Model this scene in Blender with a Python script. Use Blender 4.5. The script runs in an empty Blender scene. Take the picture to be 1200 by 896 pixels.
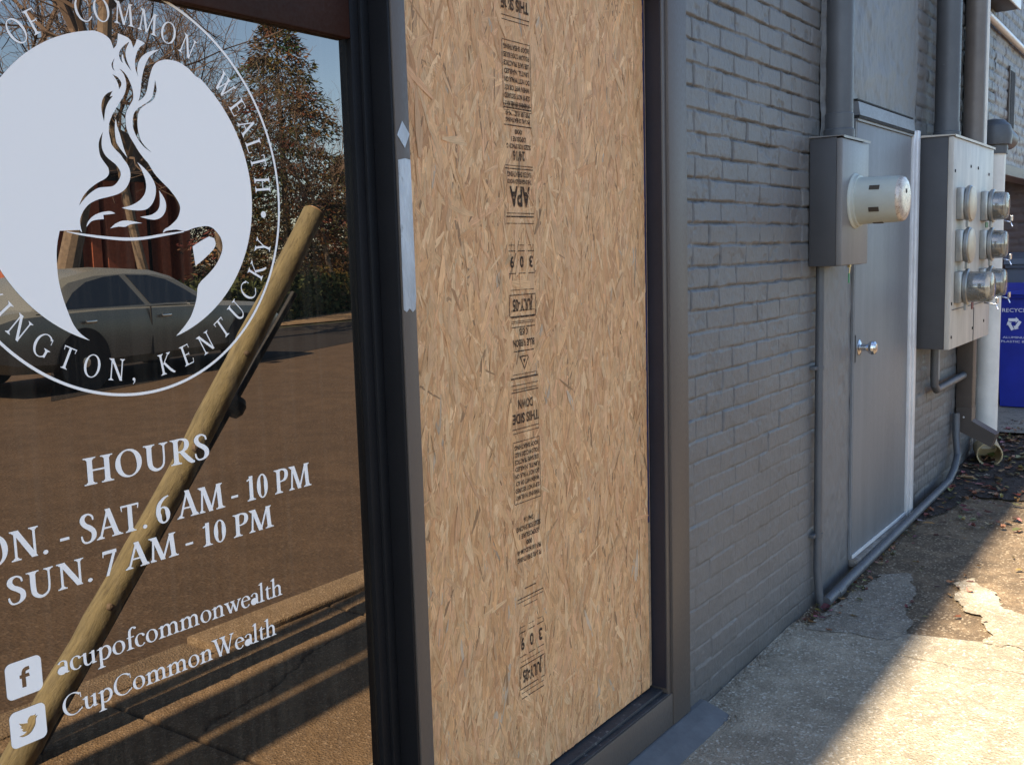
SKY_STRENGTH = .345
SUN_STRENGTH = 19.5
SUN_ELEV = 42
GLASS_TINT = (.262, .236, .213)
RING = (.981, 1.524, .321)
N_FLAKES = 26000
import bpy, math, random
import numpy as np
from math import sin, cos, tan, pi, radians, atan2, sqrt, hypot
from mathutils import Vector, Matrix
from mathutils.geometry import delaunay_2d_cdt

SC = bpy.context.scene
COL = SC.collection
rng = random.Random(11)
# ------------------------------------------------------------------ camera (axes: X out of the shop wall, Y along it, Z up)
F_PX, YAW, PITCH, ROLL = 1196.687, .6202725, .124674, -.0282304
EYE = np.array([1.37, 0.0, 1.41])
_fw = np.array([-sin(YAW) * cos(PITCH), cos(YAW) * cos(PITCH), -sin(PITCH)])
_r0 = np.array([cos(YAW), sin(YAW), 0.]); _u0 = np.cross(_r0, _fw)
_r = _r0 * cos(ROLL) + _u0 * sin(ROLL); _u = -_r0 * sin(ROLL) + _u0 * cos(ROLL)
XG = -.06                                        # plane of the window glass

def ray(x, y): return _fw + _r * (x - 600) / F_PX - _u * (y - 448) / F_PX
def atX(x, y, X=0.): v = ray(x, y); return EYE + v * (X - EYE[0]) / v[0]
def glassYZ(x, y): p = atX(x, y, XG); return (p[1], p[2])

cam = bpy.data.cameras.new('camera'); camo = bpy.data.objects.new('camera', cam); COL.objects.link(camo)
cam.sensor_width = 36; cam.lens = 36 * F_PX / 1200; cam.clip_start = .05; cam.clip_end = 2000
M = Matrix((( _r[0], _u[0], -_fw[0], EYE[0]), (_r[1], _u[1], -_fw[1], EYE[1]), (_r[2], _u[2], -_fw[2], EYE[2]), (0, 0, 0, 1)))
camo.matrix_world = M
SC.camera = camo

# ------------------------------------------------------------------ light
SUN_EL = radians(SUN_ELEV); SUN_K = .06                # sun from behind the camera, almost along the wall
sdir = Vector((-SUN_K, -1, 0)).normalized() * cos(SUN_EL) + Vector((0, 0, sin(SUN_EL)))
W = bpy.data.worlds.new('World'); SC.world = W; W.use_nodes = True
nt = W.node_tree; nt.nodes.clear()
sky = nt.nodes.new('ShaderNodeTexSky'); sky.sky_type = 'NISHITA'; sky.sun_disc = False
sky.sun_elevation = SUN_EL; sky.sun_rotation = atan2(sdir.x, sdir.y)
sky.dust_density = .4; sky.ozone_density = 3.0
bg = nt.nodes.new('ShaderNodeBackground'); bg.inputs[1].default_value = SKY_STRENGTH
wo = nt.nodes.new('ShaderNodeOutputWorld'); nt.links.new(sky.outputs[0], bg.inputs[0]); nt.links.new(bg.outputs[0], wo.inputs[0])
sl = bpy.data.lights.new('sun', 'SUN'); sl.energy = SUN_STRENGTH; sl.angle = radians(.6); sl.color = (1, .87, .68)
so = bpy.data.objects.new('sun', sl); COL.objects.link(so)
so.rotation_euler = sdir.to_track_quat('Z', 'Y').to_euler()
SC.view_settings.view_transform = 'Standard'; SC.view_settings.look = 'None'
SC.view_settings.exposure = 0; SC.view_settings.gamma = 1
SC.cycles.max_bounces = 8; SC.cycles.diffuse_bounces = 4; SC.cycles.glossy_bounces = 4

# ------------------------------------------------------------------ materials
class NT:
    def __init__(s, name):
        s.m = bpy.data.materials.new(name); s.m.use_nodes = True; s.t = s.m.node_tree; s.t.nodes.clear()
        s.out = s.n('OutputMaterial')
    def n(s, kind, **kw):
        o = s.t.nodes.new('ShaderNode' + kind)
        for k, v in kw.items(): setattr(o, k, v)
        return o
    def l(s, a, b): s.t.links.new(a, b)
    def coord(s, scale=(1, 1, 1), kind='Object', rot=(0, 0, 0)):
        tc = s.n('TexCoord'); mp = s.n('Mapping'); mp.inputs['Scale'].default_value = scale; mp.inputs['Rotation'].default_value = rot
        s.l(tc.outputs[kind], mp.inputs[0]); return mp.outputs[0]
    def noise(s, scale=5, detail=5, rough=.6, vec=None, dist=0):
        o = s.n('TexNoise'); o.inputs['Scale'].default_value = scale; o.inputs['Detail'].default_value = detail
        o.inputs['Roughness'].default_value = rough; o.inputs['Distortion'].default_value = dist
        if vec is not None: s.l(vec, o.inputs['Vector'])
        return o
    def ramp(s, fac, stops):
        o = s.n('ValToRGB'); e = o.color_ramp.elements
        while len(e) < len(stops): e.new(.5)
        for q, (p, c) in zip(e, stops): q.position = p; q.color = (*c, 1) if len(c) == 3 else c
        s.l(fac, o.inputs[0]); return o
    def mix(s, fac, a, b, mode='MIX'):
        o = s.n('Mix', data_type='RGBA', blend_type=mode)
        for i, v in ((0, fac), (6, a), (7, b)):
            if isinstance(v, (int, float)): o.inputs[i].default_value = v
            elif isinstance(v, tuple): o.inputs[i].default_value = (*v, 1) if len(v) == 3 else v
            else: s.l(v, o.inputs[i])
        return o.outputs[2]
    def bump(s, h, strength=.3, dist=.01, nrm=None):
        o = s.n('Bump'); o.inputs['Strength'].default_value = strength; o.inputs['Distance'].default_value = dist
        s.l(h, o.inputs['Height'])
        if nrm is not None: s.l(nrm, o.inputs['Normal'])
        return o.outputs[0]
    def bsdf(s, col=None, rough=.6, metal=0, spec=.5, nrm=None, **kw):
        b = s.n('BsdfPrincipled')
        for k, v in (('Base Color', col), ('Roughness', rough), ('Metallic', metal), ('Specular IOR Level', spec)):
            if v is None: continue
            if isinstance(v, tuple): b.inputs[k].default_value = (*v, 1)
            elif isinstance(v, (int, float)): b.inputs[k].default_value = v
            else: s.l(v, b.inputs[k])
        if nrm is not None: s.l(nrm, b.inputs['Normal'])
        s.l(b.outputs[0], s.out.inputs[0]); return b

def var(col, d): return tuple(max(0, min(1, c * d)) for c in col)

def painted(name, col, rough=.5, metal=0, nscale=6, amt=.18, bump=.15, fine=90, grime=None, stretch=(1, 1, 1), spec=.5):
    """paint or metal with cloudy wear, fine grain and optional grime"""
    t = NT(name); v = t.coord(stretch)
    n1 = t.noise(nscale, 6, .65, v); n2 = t.noise(fine, 4, .6, v)
    c = t.ramp(n1.outputs[0], [(.28, var(col, 1 - amt)), (.72, var(col, 1 + amt))]).outputs[0]
    if stretch != (1, 1, 1) and fine < 200:
        n4 = t.noise(30, 6, .75, t.coord((1, 1, .10)), .2)
        c = t.mix(t.ramp(n4.outputs[0], [(.60, (0, 0, 0)), (.72, (.35, .35, .35))]).outputs[0], c, var(col, .55))
    if grime:
        n3 = t.noise(nscale * 2.3, 8, .7, v, .4)
        f = t.ramp(n3.outputs[0], [(grime[1], (0, 0, 0)), (min(1, grime[1] + .12), (1, 1, 1))]).outputs[0]
        c = t.mix(f, c, grime[0])
    rr = t.ramp(n2.outputs[0], [(.3, (rough * .8,) * 3), (.7, (min(1, rough * 1.2),) * 3)]).outputs[0]
    t.bsdf(c, rr, metal, spec, t.bump(n2.outputs[0], bump, .002) if bump else None)
    return t.m

MAT = {}
def build_materials():
    # painted masonry: colour lightens/darkens by the mesh attribute "dirt" (open joints, chips)
    def masonry(name, col, dirtcol, warm=None):
        t = NT(name); v = t.coord()
        n1 = t.noise(3, 6, .6, v); n2 = t.noise(60, 5, .7, v); n3 = t.noise(260, 3, .6, v)
        c = t.ramp(n1.outputs[0], [(.3, var(col, .9)), (.7, var(col, 1.1))]).outputs[0]
        if warm: c = t.mix(t.ramp(t.noise(1.7, 5, .7, v, .5).outputs[0], [(.45, (0, 0, 0)), (.62, (1, 1, 1))]).outputs[0], c, warm)
        c = t.mix(t.ramp(n2.outputs[0], [(.35, (0, 0, 0)), (.75, (.35, .35, .35))]).outputs[0], c, var(col, 1.25))
        a = t.n('Attribute', attribute_name='dirt')
        c = t.mix(a.outputs['Fac'], c, dirtcol)
        sx = t.n('SeparateXYZ'); t.l(v, sx.inputs[0]); md = t.n('Math', operation='MULTIPLY_ADD'); md.inputs[1].default_value = .35; nb = t.noise(7, 6, .7, v); t.l(nb.outputs[0], md.inputs[0]); t.l(sx.outputs[2], md.inputs[2])
        splash = t.ramp(md.outputs[0], [(.06, (.55, .55, .55)), (.30, (0, 0, 0))]).outputs[0]
        c = t.mix(splash, c, (.085, .070, .055))
        st = t.noise(1, 5, .7, t.coord((1, 26, .9))); c = t.mix(t.ramp(st.outputs[0], [(.56, (0, 0, 0)), (.74, (.30, .30, .30))]).outputs[0], c, var(col, .55))
        h = t.mix(.45, n2.outputs[0], n3.outputs[0])
        t.bsdf(c, .5, 0, .5, t.bump(h, .6, .005)); return t.m
    MAT['brick'] = masonry('painted_brick', (.136, .131, .124), (.022, .019, .017))
    MAT['stucco'] = masonry('painted_render', (.150, .147, .142), (.05, .046, .042))
    MAT['far_brick'] = masonry('weathered_brick', (.17, .15, .14), (.04, .034, .03), (.20, .19, .185))
    MAT['dark_brick'] = masonry('dark_brick', (.10, .06, .048), (.03, .025, .022))
    MAT['ledge'] = painted('ledge_paint', (.115, .115, .115), .7, 0, 9, .2, .6, 70, ((.30, .29, .27), .68))
    # pane
    t = NT('bronze_glass'); v = t.coord((1, 60, 1.2)); d = t.noise(1, 4, .6, v); d2 = t.noise(900, 2, .5, t.coord())
    g = t.n('BsdfGlossy'); g.inputs['Color'].default_value = (*GLASS_TINT, 1); g.inputs['Roughness'].default_value = 0; wn = t.noise(1.6, 0, .3, t.coord()); t.l(t.bump(wn.outputs[0], .012, .02), g.inputs['Normal'])
    df = t.n('BsdfDiffuse'); f = t.ramp(d.outputs[0], [(.45, (.004, .004, .004)), (.78, (.026, .023, .018))]); t.l(f.outputs[0], df.inputs[0])
    ad = t.n('AddShader'); t.l(g.outputs[0], ad.inputs[0]); t.l(df.outputs[0], ad.inputs[1]); t.l(ad.outputs[0], t.out.inputs[0]); MAT['glass'] = t.m
    t = NT('white_vinyl'); t.bsdf((.97, .925, .86), .55, 0, .3); MAT['vinyl'] = t.m
    # storefront metal
    MAT['frame'] = painted('bronze_anodised', (.125, .10, .08), .52, .3, 3, .12, .06, 300, stretch=(1, 1, .25))
    MAT['frame_black'] = painted('black_anodised', (.010, .010, .011), .55, .0, 4, .2, .05, 200, spec=.22)
    MAT['rail'] = painted('top_rail_bronze', (.030, .011, .007), .6, .0, 5, .25, .05, 150, spec=.15)
    MAT['groove'] = painted('dark_gasket', (.02, .018, .025), .5, 0, 5, .2, .05)
    MAT['sill'] = painted('sill_dusty', (.03, .032, .036), .6, .1, 14, .3, .2, 120, ((.30, .29, .27), .60))
    MAT['tape'] = painted('duct_tape', (.42, .45, .48), .42, .25, 30, .25, .8, 160, ((.22, .24, .26), .60), (1, 1, .3))
    # OSB
    t = NT('osb_flakes'); a = t.n('Attribute', attribute_name='Col'); uv = t.n('UVMap', uv_map='UVMap')
    mp = t.n('Mapping'); mp.inputs['Scale'].default_value = (18, 420, 1); t.l(uv.outputs[0], mp.inputs[0])
    n = t.noise(1, 4, .65, mp.outputs[0]); n2 = t.noise(26, 5, .65, t.coord())
    c = t.mix(1, a.outputs[0], t.ramp(n.outputs[0], [(.3, (.68, .66, .62)), (.62, (1.06, 1.05, 1.04))]).outputs[0], 'MULTIPLY')
    c = t.mix(.6, c, t.ramp(n2.outputs[0], [(.3, (.80, .78, .74)), (.6, (1.04, 1.04, 1.04))]).outputs[0], 'MULTIPLY')
    t.bsdf(c, .6, 0, .3, t.bump(n.outputs[0], .35, .0015)); MAT['osb'] = t.m
    MAT['osb_edge'] = painted('board_edge', (.36, .24, .14), .85, 0, 60, .35, .8, 240)
    MAT['blue_edge'] = painted('blue_sealed_edge', (.012, .016, .07), .6, 0, 30, .4, .3)
    t = NT('stamp_ink'); n = t.noise(170, 5, .75, t.coord()); tr = t.n('BsdfTransparent'); df = t.n('BsdfDiffuse'); df.inputs[0].default_value = (.045, .035, .03, 1)
    ms = t.n('MixShader'); t.l(t.ramp(n.outputs[0], [(.32, (.2, .2, .2)), (.55, (.92, .92, .92))]).outputs[0], ms.inputs[0]); t.l(tr.outputs[0], ms.inputs[1]); t.l(df.outputs[0], ms.inputs[2]); t.l(ms.outputs[0], t.out.inputs[0]); MAT['ink'] = t.m
    # utility things
    MAT['box'] = painted('grey_box_shade', (.055, .055, .057), .55, .0, 5, .15, .08, 200, ((.24, .22, .20), .72))  # shaded box sides: a darker copy of the grey on their fronts
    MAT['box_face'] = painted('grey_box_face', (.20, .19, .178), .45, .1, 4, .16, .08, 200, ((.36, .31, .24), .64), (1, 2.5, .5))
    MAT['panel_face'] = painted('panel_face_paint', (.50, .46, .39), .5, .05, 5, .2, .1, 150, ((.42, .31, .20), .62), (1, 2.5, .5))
    MAT['pipe'] = painted('painted_conduit', (.085, .088, .092), .48, .1, 4, .2, .15, 90, ((.20, .21, .22), .66))
    MAT['pipe_light'] = painted('galvanised_pipe', (.28, .285, .29), .4, .4, 8, .2, .1)
    MAT['downspout'] = painted('brown_downspout', (.075, .06, .05), .5, .1, 6, .2, .1, 120)
    MAT['riser_brown'] = painted('taupe_pipe', (.15, .125, .105), .45, .1, 6, .2, .1, 120)
    MAT['slot'] = painted('slot_rust', (.06, .045, .03), .8)
    MAT['pvc'] = painted('white_pvc', (.66, .63, .56), .42, 0, 7, .12, .1, 150, ((.45, .40, .30), .68))
    MAT['pvc_tan'] = painted('tan_pipe', (.48, .36, .19), .55, 0, 9, .2, .2, 90)
    MAT['canister'] = painted('cream_canister', (.44, .45, .385), .5, .0, 6, .14, .1, 120, ((.22, .15, .09), .70))
    MAT['canister_end'] = painted('flaking_cap', (.52, .44, .36), .3, .3, 30, .4, .5, 160, ((.20, .11, .06), .56))
    MAT['ring'] = painted('meter_ring', (.34, .34, .32), .35, .7, 14, .25, .2)
    MAT['disc'] = painted('disc_cover', (.50, .42, .30), .45, .2, 14, .2, .2)
    t = NT('meter_glass'); g = t.n('BsdfGlossy'); g.inputs['Color'].default_value = (.9, .9, .88, 1); g.inputs['Roughness'].default_value = .06
    tr = t.n('BsdfTransparent'); tr.inputs[0].default_value = (.86, .87, .85, 1); lw = t.n('LayerWeight'); lw.inputs[0].default_value = .35; ms = t.n('MixShader')
    fr = t.ramp(lw.outputs['Fresnel'], [(0, (.10, .10, .10)), (1, (.75, .75, .75))]); t.l(fr.outputs[0], ms.inputs[0]); t.l(tr.outputs[0], ms.inputs[1]); t.l(g.outputs[0], ms.inputs[2])
    df = t.n('BsdfDiffuse'); df.inputs[0].default_value = (.40, .38, .33, 1); m2 = t.n('MixShader'); nn = t.noise(18, 5, .7, t.coord()); t.l(t.ramp(nn.outputs[0], [(.4, (.12, .12, .12)), (.7, (.4, .4, .4))]).outputs[0], m2.inputs[0]); t.l(ms.outputs[0], m2.inputs[1]); t.l(df.outputs[0], m2.inputs[2]); t.l(m2.outputs[0], t.out.inputs[0]); MAT['meter_glass'] = t.m
    MAT['meter_body'] = painted('meter_body', (.16, .16, .155), .5, .1)
    MAT['lamp_glass'] = painted('lamp_glass', (.5, .5, .5), .1, .2)
    MAT['chrome'] = painted('satin_steel', (.62, .62, .63), .22, 1, 20, .1, .02, 200)
    MAT['door'] = painted('door_paint', (.185, .187, .185), .5, .05, 3, .14, .08, 130, ((.20, .205, .20), .60), (1, 3, .25))
    MAT['trim'] = painted('pale_trim', (.66, .645, .62), .38, .1, 9, .12, .1)
    MAT['trim_grey'] = painted('header_paint', (.19, .195, .20), .5, .1, 9, .15, .2)
    MAT['rust'] = painted('rusty_sill', (.20, .17, .14), .8, .1, 22, .35, .5, 120, ((.30, .30, .30), .55))
    MAT['dark'] = painted('dark_hole', (.012, .011, .010), .8, 0)
    MAT['red'] = painted('red_tag', (.13, .012, .012), .5, 0)
    MAT['green'] = painted('green_tag', (.03, .22, .08), .5, 0)
    MAT['brass'] = painted('brass_seal', (.5, .38, .18), .35, .8)
    MAT['blue_bin'] = painted('blue_plastic', (.016, .028, .28), .38, 0, 4, .2, .06, 300)
    MAT['grey_bin'] = painted('grey_plastic', (.10, .105, .12), .5, 0, 4, .2, .06, 300)
    MAT['white_print'] = painted('white_print', (.7, .7, .72), .6, 0)
    MAT['rubber'] = painted('black_rubber', (.012, .012, .012), .7, 0)
    # ground
    def ground(name, base, dark, speck, sc=1., rough=.9, crackle=.0):
        t = NT(name); v = t.coord(); big = t.noise(1.3 * sc, 7, .65, v, .6); mid = t.noise(9 * sc, 8, .7, v, .3); fine = t.noise(150 * sc, 4, .7, v)
        c = t.ramp(big.outputs[0], [(.30, dark), (.62, base)]).outputs[0]
        c = t.mix(t.ramp(mid.outputs[0], [(.42, (.75, .75, .75)), (.60, (0, 0, 0))]).outputs[0], c, var(dark, .8))
        vo = t.n('TexVoronoi'); vo.inputs['Scale'].default_value = 130 * sc; t.l(v, vo.inputs[0])
        c = t.mix(t.ramp(vo.outputs['Color'], [(.70, (0, 0, 0)), (.86, (.8, .8, .8))]).outputs[0], c, speck)
        c = t.mix(t.ramp(fine.outputs[0], [(.36, (.55, .55, .55)), (.50, (0, 0, 0))]).outputs[0], c, var(dark, .5))
        c = t.mix(t.n('Attribute', attribute_name='dirt').outputs['Fac'], c, var(dark, .18))
        h = t.mix(.5, fine.outputs[0], vo.outputs['Distance'])
        t.bsdf(c, rough, 0, .3, t.bump(h, .95, .008)); return t.m
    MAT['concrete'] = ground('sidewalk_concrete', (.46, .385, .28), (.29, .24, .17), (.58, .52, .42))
    MAT['brown_concrete'] = ground('dimmed_concrete', (.27, .18, .095), (.19, .125, .065), (.36, .26, .16))  # darker, browner copy of the sidewalk concrete, to dim its reflection in the window
    MAT['worn'] = ground('worn_concrete', (.33, .28, .21), (.24, .20, .15), (.46, .41, .34))
    MAT['asphalt'] = ground('old_asphalt', (.25, .175, .105), (.115, .082, .052), (.42, .33, .22))
    MAT['road'] = ground('road_asphalt', (.10, .064, .036), (.078, .050, .028), (.125, .085, .052), .4)
    MAT['road_shadow'] = ground('road_shadow', (.022, .017, .012), (.014, .011, .009), (.04, .03, .025), .4)  # near-black road colour standing in for cast shadow
    MAT['soil'] = ground('leafy_soil', (.075, .055, .042), (.03, .024, .02), (.12, .10, .09))  # leaf mulch, kept dark to stand in for shade over this ground too
    MAT['grass'] = ground('winter_lawn', (.10, .10, .045), (.06, .06, .03), (.16, .14, .08), .3)
    MAT['kerb'] = ground('kerb_stone', (.27, .19, .11), (.20, .14, .08), (.36, .27, .17))
    t = NT('dry_leaves'); a = t.n('Attribute', attribute_name='Col'); t.bsdf(a.outputs[0], .7, 0, .2); MAT['leaf'] = t.m
    # reflected street
    MAT['log'] = painted('weathered_log', (.175, .145, .075), .85, 0, 7, .45, 1.0, 45, ((.07, .05, .028), .56), (9, 1.2, 1.2))
    MAT['log_end'] = painted('sawn_end', (.34, .20, .10), .8, 0, 30, .3, .4)
    MAT['bark'] = painted('bark', (.16, .115, .075), .9, 0, 14, .35, .8, 60)
    MAT['twig'] = painted('twig_bark', (.13, .085, .055), .9, 0, 3, .35, .0)
    t = NT('needles'); a = t.n('Attribute', attribute_name='Col'); t.bsdf(a.outputs[0], .7, 0, .2); MAT['needles'] = t.m
    MAT['car'] = painted('silver_green_paint', (.20, .205, .18), .28, .2, 1, .05, 0, 60)
    MAT['car_glass'] = painted('car_window', (.012, .014, .014), .06, 0, 1, .1, 0, 60, spec=.9)
    MAT['house_brick'] = painted('red_brick', (.34, .095, .045), .85, 0, 9, .3, .4, 60)
    MAT['roof'] = painted('roof_shingle', (.06, .05, .045), .85, 0, 12, .3, .4, 60)
    MAT['cream'] = painted('cream_paint', (.65, .58, .45), .6, 0)
    MAT['wood'] = painted('grey_wood', (.20, .15, .10), .8, 0, 8, .3, .4, 60, None, (6, 6, .6))
build_materials()

# ------------------------------------------------------------------ mesh helpers
class MB:
    def __init__(s): s.v = []; s.f = []; s.c = None
    def add(s, vs, fs):
        o = len(s.v); s.v += [tuple(v) for v in vs]; s.f += [tuple(i + o for i in f) for f in fs]; return o
    def box(s, x0, x1, y0, y1, z0, z1, bv=0.):
        """box with chamfered edges"""
        if bv <= 0:
            vs = [(x, y, z) for x in (x0, x1) for y in (y0, y1) for z in (z0, z1)]
            s.add(vs, [(0, 1, 3, 2), (4, 6, 7, 5), (0, 4, 5, 1), (2, 3, 7, 6), (0, 2, 6, 4), (1, 5, 7, 3)]); return s
        import bmesh
        bm = bmesh.new(); bmesh.ops.create_cube(bm, size=1)
        for v in bm.verts: v.co = Vector(((x0 + x1) / 2 + v.co.x * (x1 - x0), (y0 + y1) / 2 + v.co.y * (y1 - y0), (z0 + z1) / 2 + v.co.z * (z1 - z0)))
        bmesh.ops.bevel(bm, geom=bm.edges[:], offset=bv, segments=2, affect='EDGES', profile=.5)
        bm.verts.index_update(); s.add([v.co for v in bm.verts], [[v.index for v in f.verts] for f in bm.faces]); bm.free(); return s
    def tube(s, pts, rad, n=16, caps=True):
        pts = [Vector(p) for p in pts]; k = len(pts)
        if not hasattr(rad, '__len__'): rad = [rad] * k
        up = None; rings = []
        for i, p in enumerate(pts):
            d = (pts[min(i + 1, k - 1)] - pts[max(i - 1, 0)])
            if d.length < 1e-9: d = Vector((0, 0, 1))
            d.normalize()
            if up is None:
                up = Vector((0, 0, 1)) if abs(d.z) < .9 else Vector((1, 0, 0))
            a = (up - d * up.dot(d))
            if a.length < 1e-6: a = d.orthogonal()
            a.normalize(); up = a; b = d.cross(a)
            rings.append([p + (a * cos(2 * pi * j / n) + b * sin(2 * pi * j / n)) * rad[i] for j in range(n)])
        o = len(s.v)
        for r_ in rings: s.v += [tuple(q) for q in r_]
        for i in range(k - 1):
            for j in range(n):
                s.f.append((o + i * n + j, o + i * n + (j + 1) % n, o + (i + 1) * n + (j + 1) % n, o + (i + 1) * n + j))
        if caps:
            s.f.append(tuple(o + j for j in reversed(range(n)))); s.f.append(tuple(o + (k - 1) * n + j for j in range(n)))
        return s
    def lathe(s, origin, axis, prof, n=32):
        """prof: (distance along axis, radius)"""
        o = Vector(origin); a = Vector(axis).normalized()
        return s.tube_rings(o, a, prof, n)
    def tube_rings(s, o, a, prof, n):
        u = a.orthogonal().normalized(); w = a.cross(u); base = len(s.v)
        for d, r in prof: s.v += [tuple(o + a * d + (u * cos(2 * pi * j / n) + w * sin(2 * pi * j / n)) * r) for j in range(n)]
        for i in range(len(prof) - 1):
            for j in range(n): s.f.append((base + i * n + j, base + i * n + (j + 1) % n, base + (i + 1) * n + (j + 1) % n, base + (i + 1) * n + j))
        s.f.append(tuple(base + j for j in reversed(range(n)))); e = base + (len(prof) - 1) * n
        s.f.append(tuple(e + j for j in range(n))); return s
    def prism(s, poly, axis, a0, a1):
        """extrude a 2-D polygon along an axis ('x': poly is (y,z); 'y': (x,z); 'z': (x,y))"""
        n = len(poly)
        def P(p, a): return {'x': (a, p[0], p[1]), 'y': (p[0], a, p[1]), 'z': (p[0], p[1], a)}[axis]
        vs = [P(p, a0) for p in poly] + [P(p, a1) for p in poly]
        s.add(vs, [tuple(range(n))[::-1], tuple(range(n, 2 * n))] + [(i, (i + 1) % n, n + (i + 1) % n, n + i) for i in range(n)]); return s
    def build(s, name, mat, parent=None, smooth=False, fix=True):
        me = bpy.data.meshes.new(name); me.from_pydata(s.v, [], s.f)
        me.materials.append(MAT[mat] if isinstance(mat, str) else mat)
        if fix:
            import bmesh
            bm = bmesh.new(); bm.from_mesh(me); bmesh.ops.recalc_face_normals(bm, faces=bm.faces[:]); bm.to_mesh(me); bm.free()
        if smooth: smooth_by_angle(me)
        me.update(); o = bpy.data.objects.new(name, me); COL.objects.link(o)
        if parent: o.parent = parent
        return o

def smooth_by_angle(me, ang=radians(26)):
    me.polygons.foreach_set('use_smooth', [True] * len(me.polygons))
    if hasattr(me, 'set_sharp_from_angle'): me.set_sharp_from_angle(angle=ang)

def thing(name, label, cat, loc=(0, 0, 0), group=None):
    o = bpy.data.objects.new(name, None); o.empty_display_size = .1; COL.objects.link(o); o.location = loc
    tag(o, label, cat, group); return o
def tag(o, label, cat, group=None):
    o['label'] = label; o['category'] = cat
    if group: o['group'] = group
    return o
def struct(o): o['kind'] = 'structure'; return o
def stuff(o, label=None, cat=None):
    o['kind'] = 'stuff'
    if label: o['label'] = label; o['category'] = cat
    return o
def under(root, o):
    """parent a world-placed mesh under an Empty that has a location"""
    o.parent = root; o.matrix_parent_inverse = Matrix.Translation(-Vector(root.location)); return o

def sub(part, o):
    o.parent = part; o.matrix_parent_inverse = Matrix.Identity(4); return o

# ------------------------------------------------------------------ value noise for height fields
_nr = np.random.RandomState(5); _tab = _nr.rand(512, 512)
def vnoise(x, y):
    xi = np.floor(x).astype(int); yi = np.floor(y).astype(int); fx = x - xi; fy = y - yi
    fx = fx * fx * (3 - 2 * fx); fy = fy * fy * (3 - 2 * fy)
    t = lambda i, j: _tab[(i) % 512, (j) % 512]
    return (t(xi, yi) * (1 - fx) + t(xi + 1, yi) * fx) * (1 - fy) + (t(xi, yi + 1) * (1 - fx) + t(xi + 1, yi + 1) * fx) * fy
def fbm(x, y, o=4):
    s = 0; a = .5
    for i in range(o): s = s + a * vnoise(x * 2 ** i + 17 * i, y * 2 ** i + 31 * i); a *= .5
    return s

def heightsheet(name, y0, y1, z0, z1, step, fn, mat, X=0., parent=None, axis='x'):
    ny = max(2, int((y1 - y0) / step) + 1); nz = max(2, int((z1 - z0) / step) + 1)
    Y, Z = np.meshgrid(np.linspace(y0, y1, ny), np.linspace(z0, z1, nz), indexing='ij')
    h, d = fn(Y, Z)
    me = bpy.data.meshes.new(name)
    co = np.stack([X + h, Y, Z], -1) if axis == 'x' else np.stack([Y, X - h, Z], -1)
    co = co.reshape(-1, 3)
    i = np.arange(ny * nz).reshape(ny, nz)
    q = np.stack([i[:-1, :-1], i[1:, :-1], i[1:, 1:], i[:-1, 1:]], -1).reshape(-1, 4)
    me.vertices.add(len(co)); me.vertices.foreach_set('co', co.ravel().astype(np.float32))
    me.loops.add(q.size); me.loops.foreach_set('vertex_index', q.ravel().astype(np.int32))
    me.polygons.add(len(q)); me.polygons.foreach_set('loop_start', (np.arange(len(q)) * 4).astype(np.int32))
    me.polygons.foreach_set('use_smooth', np.ones(len(q), bool))
    at = me.attributes.new('dirt', 'FLOAT', 'POINT'); at.data.foreach_set('value', np.clip(d, 0, 1).ravel().astype(np.float32))
    me.update(calc_edges=True); me.validate()
    me.materials.append(MAT[mat]); o = bpy.data.objects.new(name, me); COL.objects.link(o)
    if parent: o.parent = parent
    return o

def brick_fn(depth_fn, seed=0, course=.0677, length=.208, joint=.010, rough=.0016, dirt=1.):
    R = np.random.RandomState(seed); offs = R.rand(256); bh = R.randn(256, 256); bt = R.randn(256, 256); bw = R.rand(256, 256)
    def fn(Y, Z):
        yw = Y + .010 * (fbm(Y * 14, Z * 14, 3) - .45); zw = Z + .007 * (fbm(Y * 11 + 40, Z * 18, 3) - .45)
        row = np.floor(zw / course).astype(int); v = zw / course - row
        u = (yw + length * (.5 * (row % 2) + .22 * offs[row % 256])) / length; c = np.floor(u).astype(int); u = u - c
        jw = joint * (.35 + 1.1 * vnoise(Y * 35 + 9, Z * 35))
        du = np.minimum(u, 1 - u) * length; dv = np.minimum(v, 1 - v) * course
        k = np.clip((np.minimum(du, dv) - jw * .5) / .0030, 0, 1); k = k * k * (3 - 2 * k)
        dep = depth_fn(Y, Z)
        h = -dep * (1 - k) * (.5 + .8 * vnoise(Y * 24, Z * 24)) + (.0013 * bh)[row % 256, c % 256] + .0014 * bt[row % 256, c % 256] * (v - .5) * k
        h = h + rough * 2 * (fbm(Y * 45, Z * 45, 4) - .5) + .006 * (fbm(Y * 3, Z * 3, 3) - .5)
        chip = np.clip((fbm(Y * 16 + 5, Z * 16 + 3, 4) - .60) * 9, 0, 1) * np.clip(dep / .006, 0, 1)
        h = h - .004 * chip
        thin = np.clip(1 - np.minimum(du * 1.1, dv) / (.0026 + .0048 * vnoise(Y * 60 + 7, Z * 60)), 0, 1)
        crack = thin * np.clip((fbm(Y * 9 + 3, Z * 16, 3) - .33) * 6.0, 0, 1) * np.clip(dep / .004 - .15, .0, 1)
        return h - .006 * crack, dirt * np.clip(crack * 1.1 + chip * .3, 0, 1)
    return fn
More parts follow.
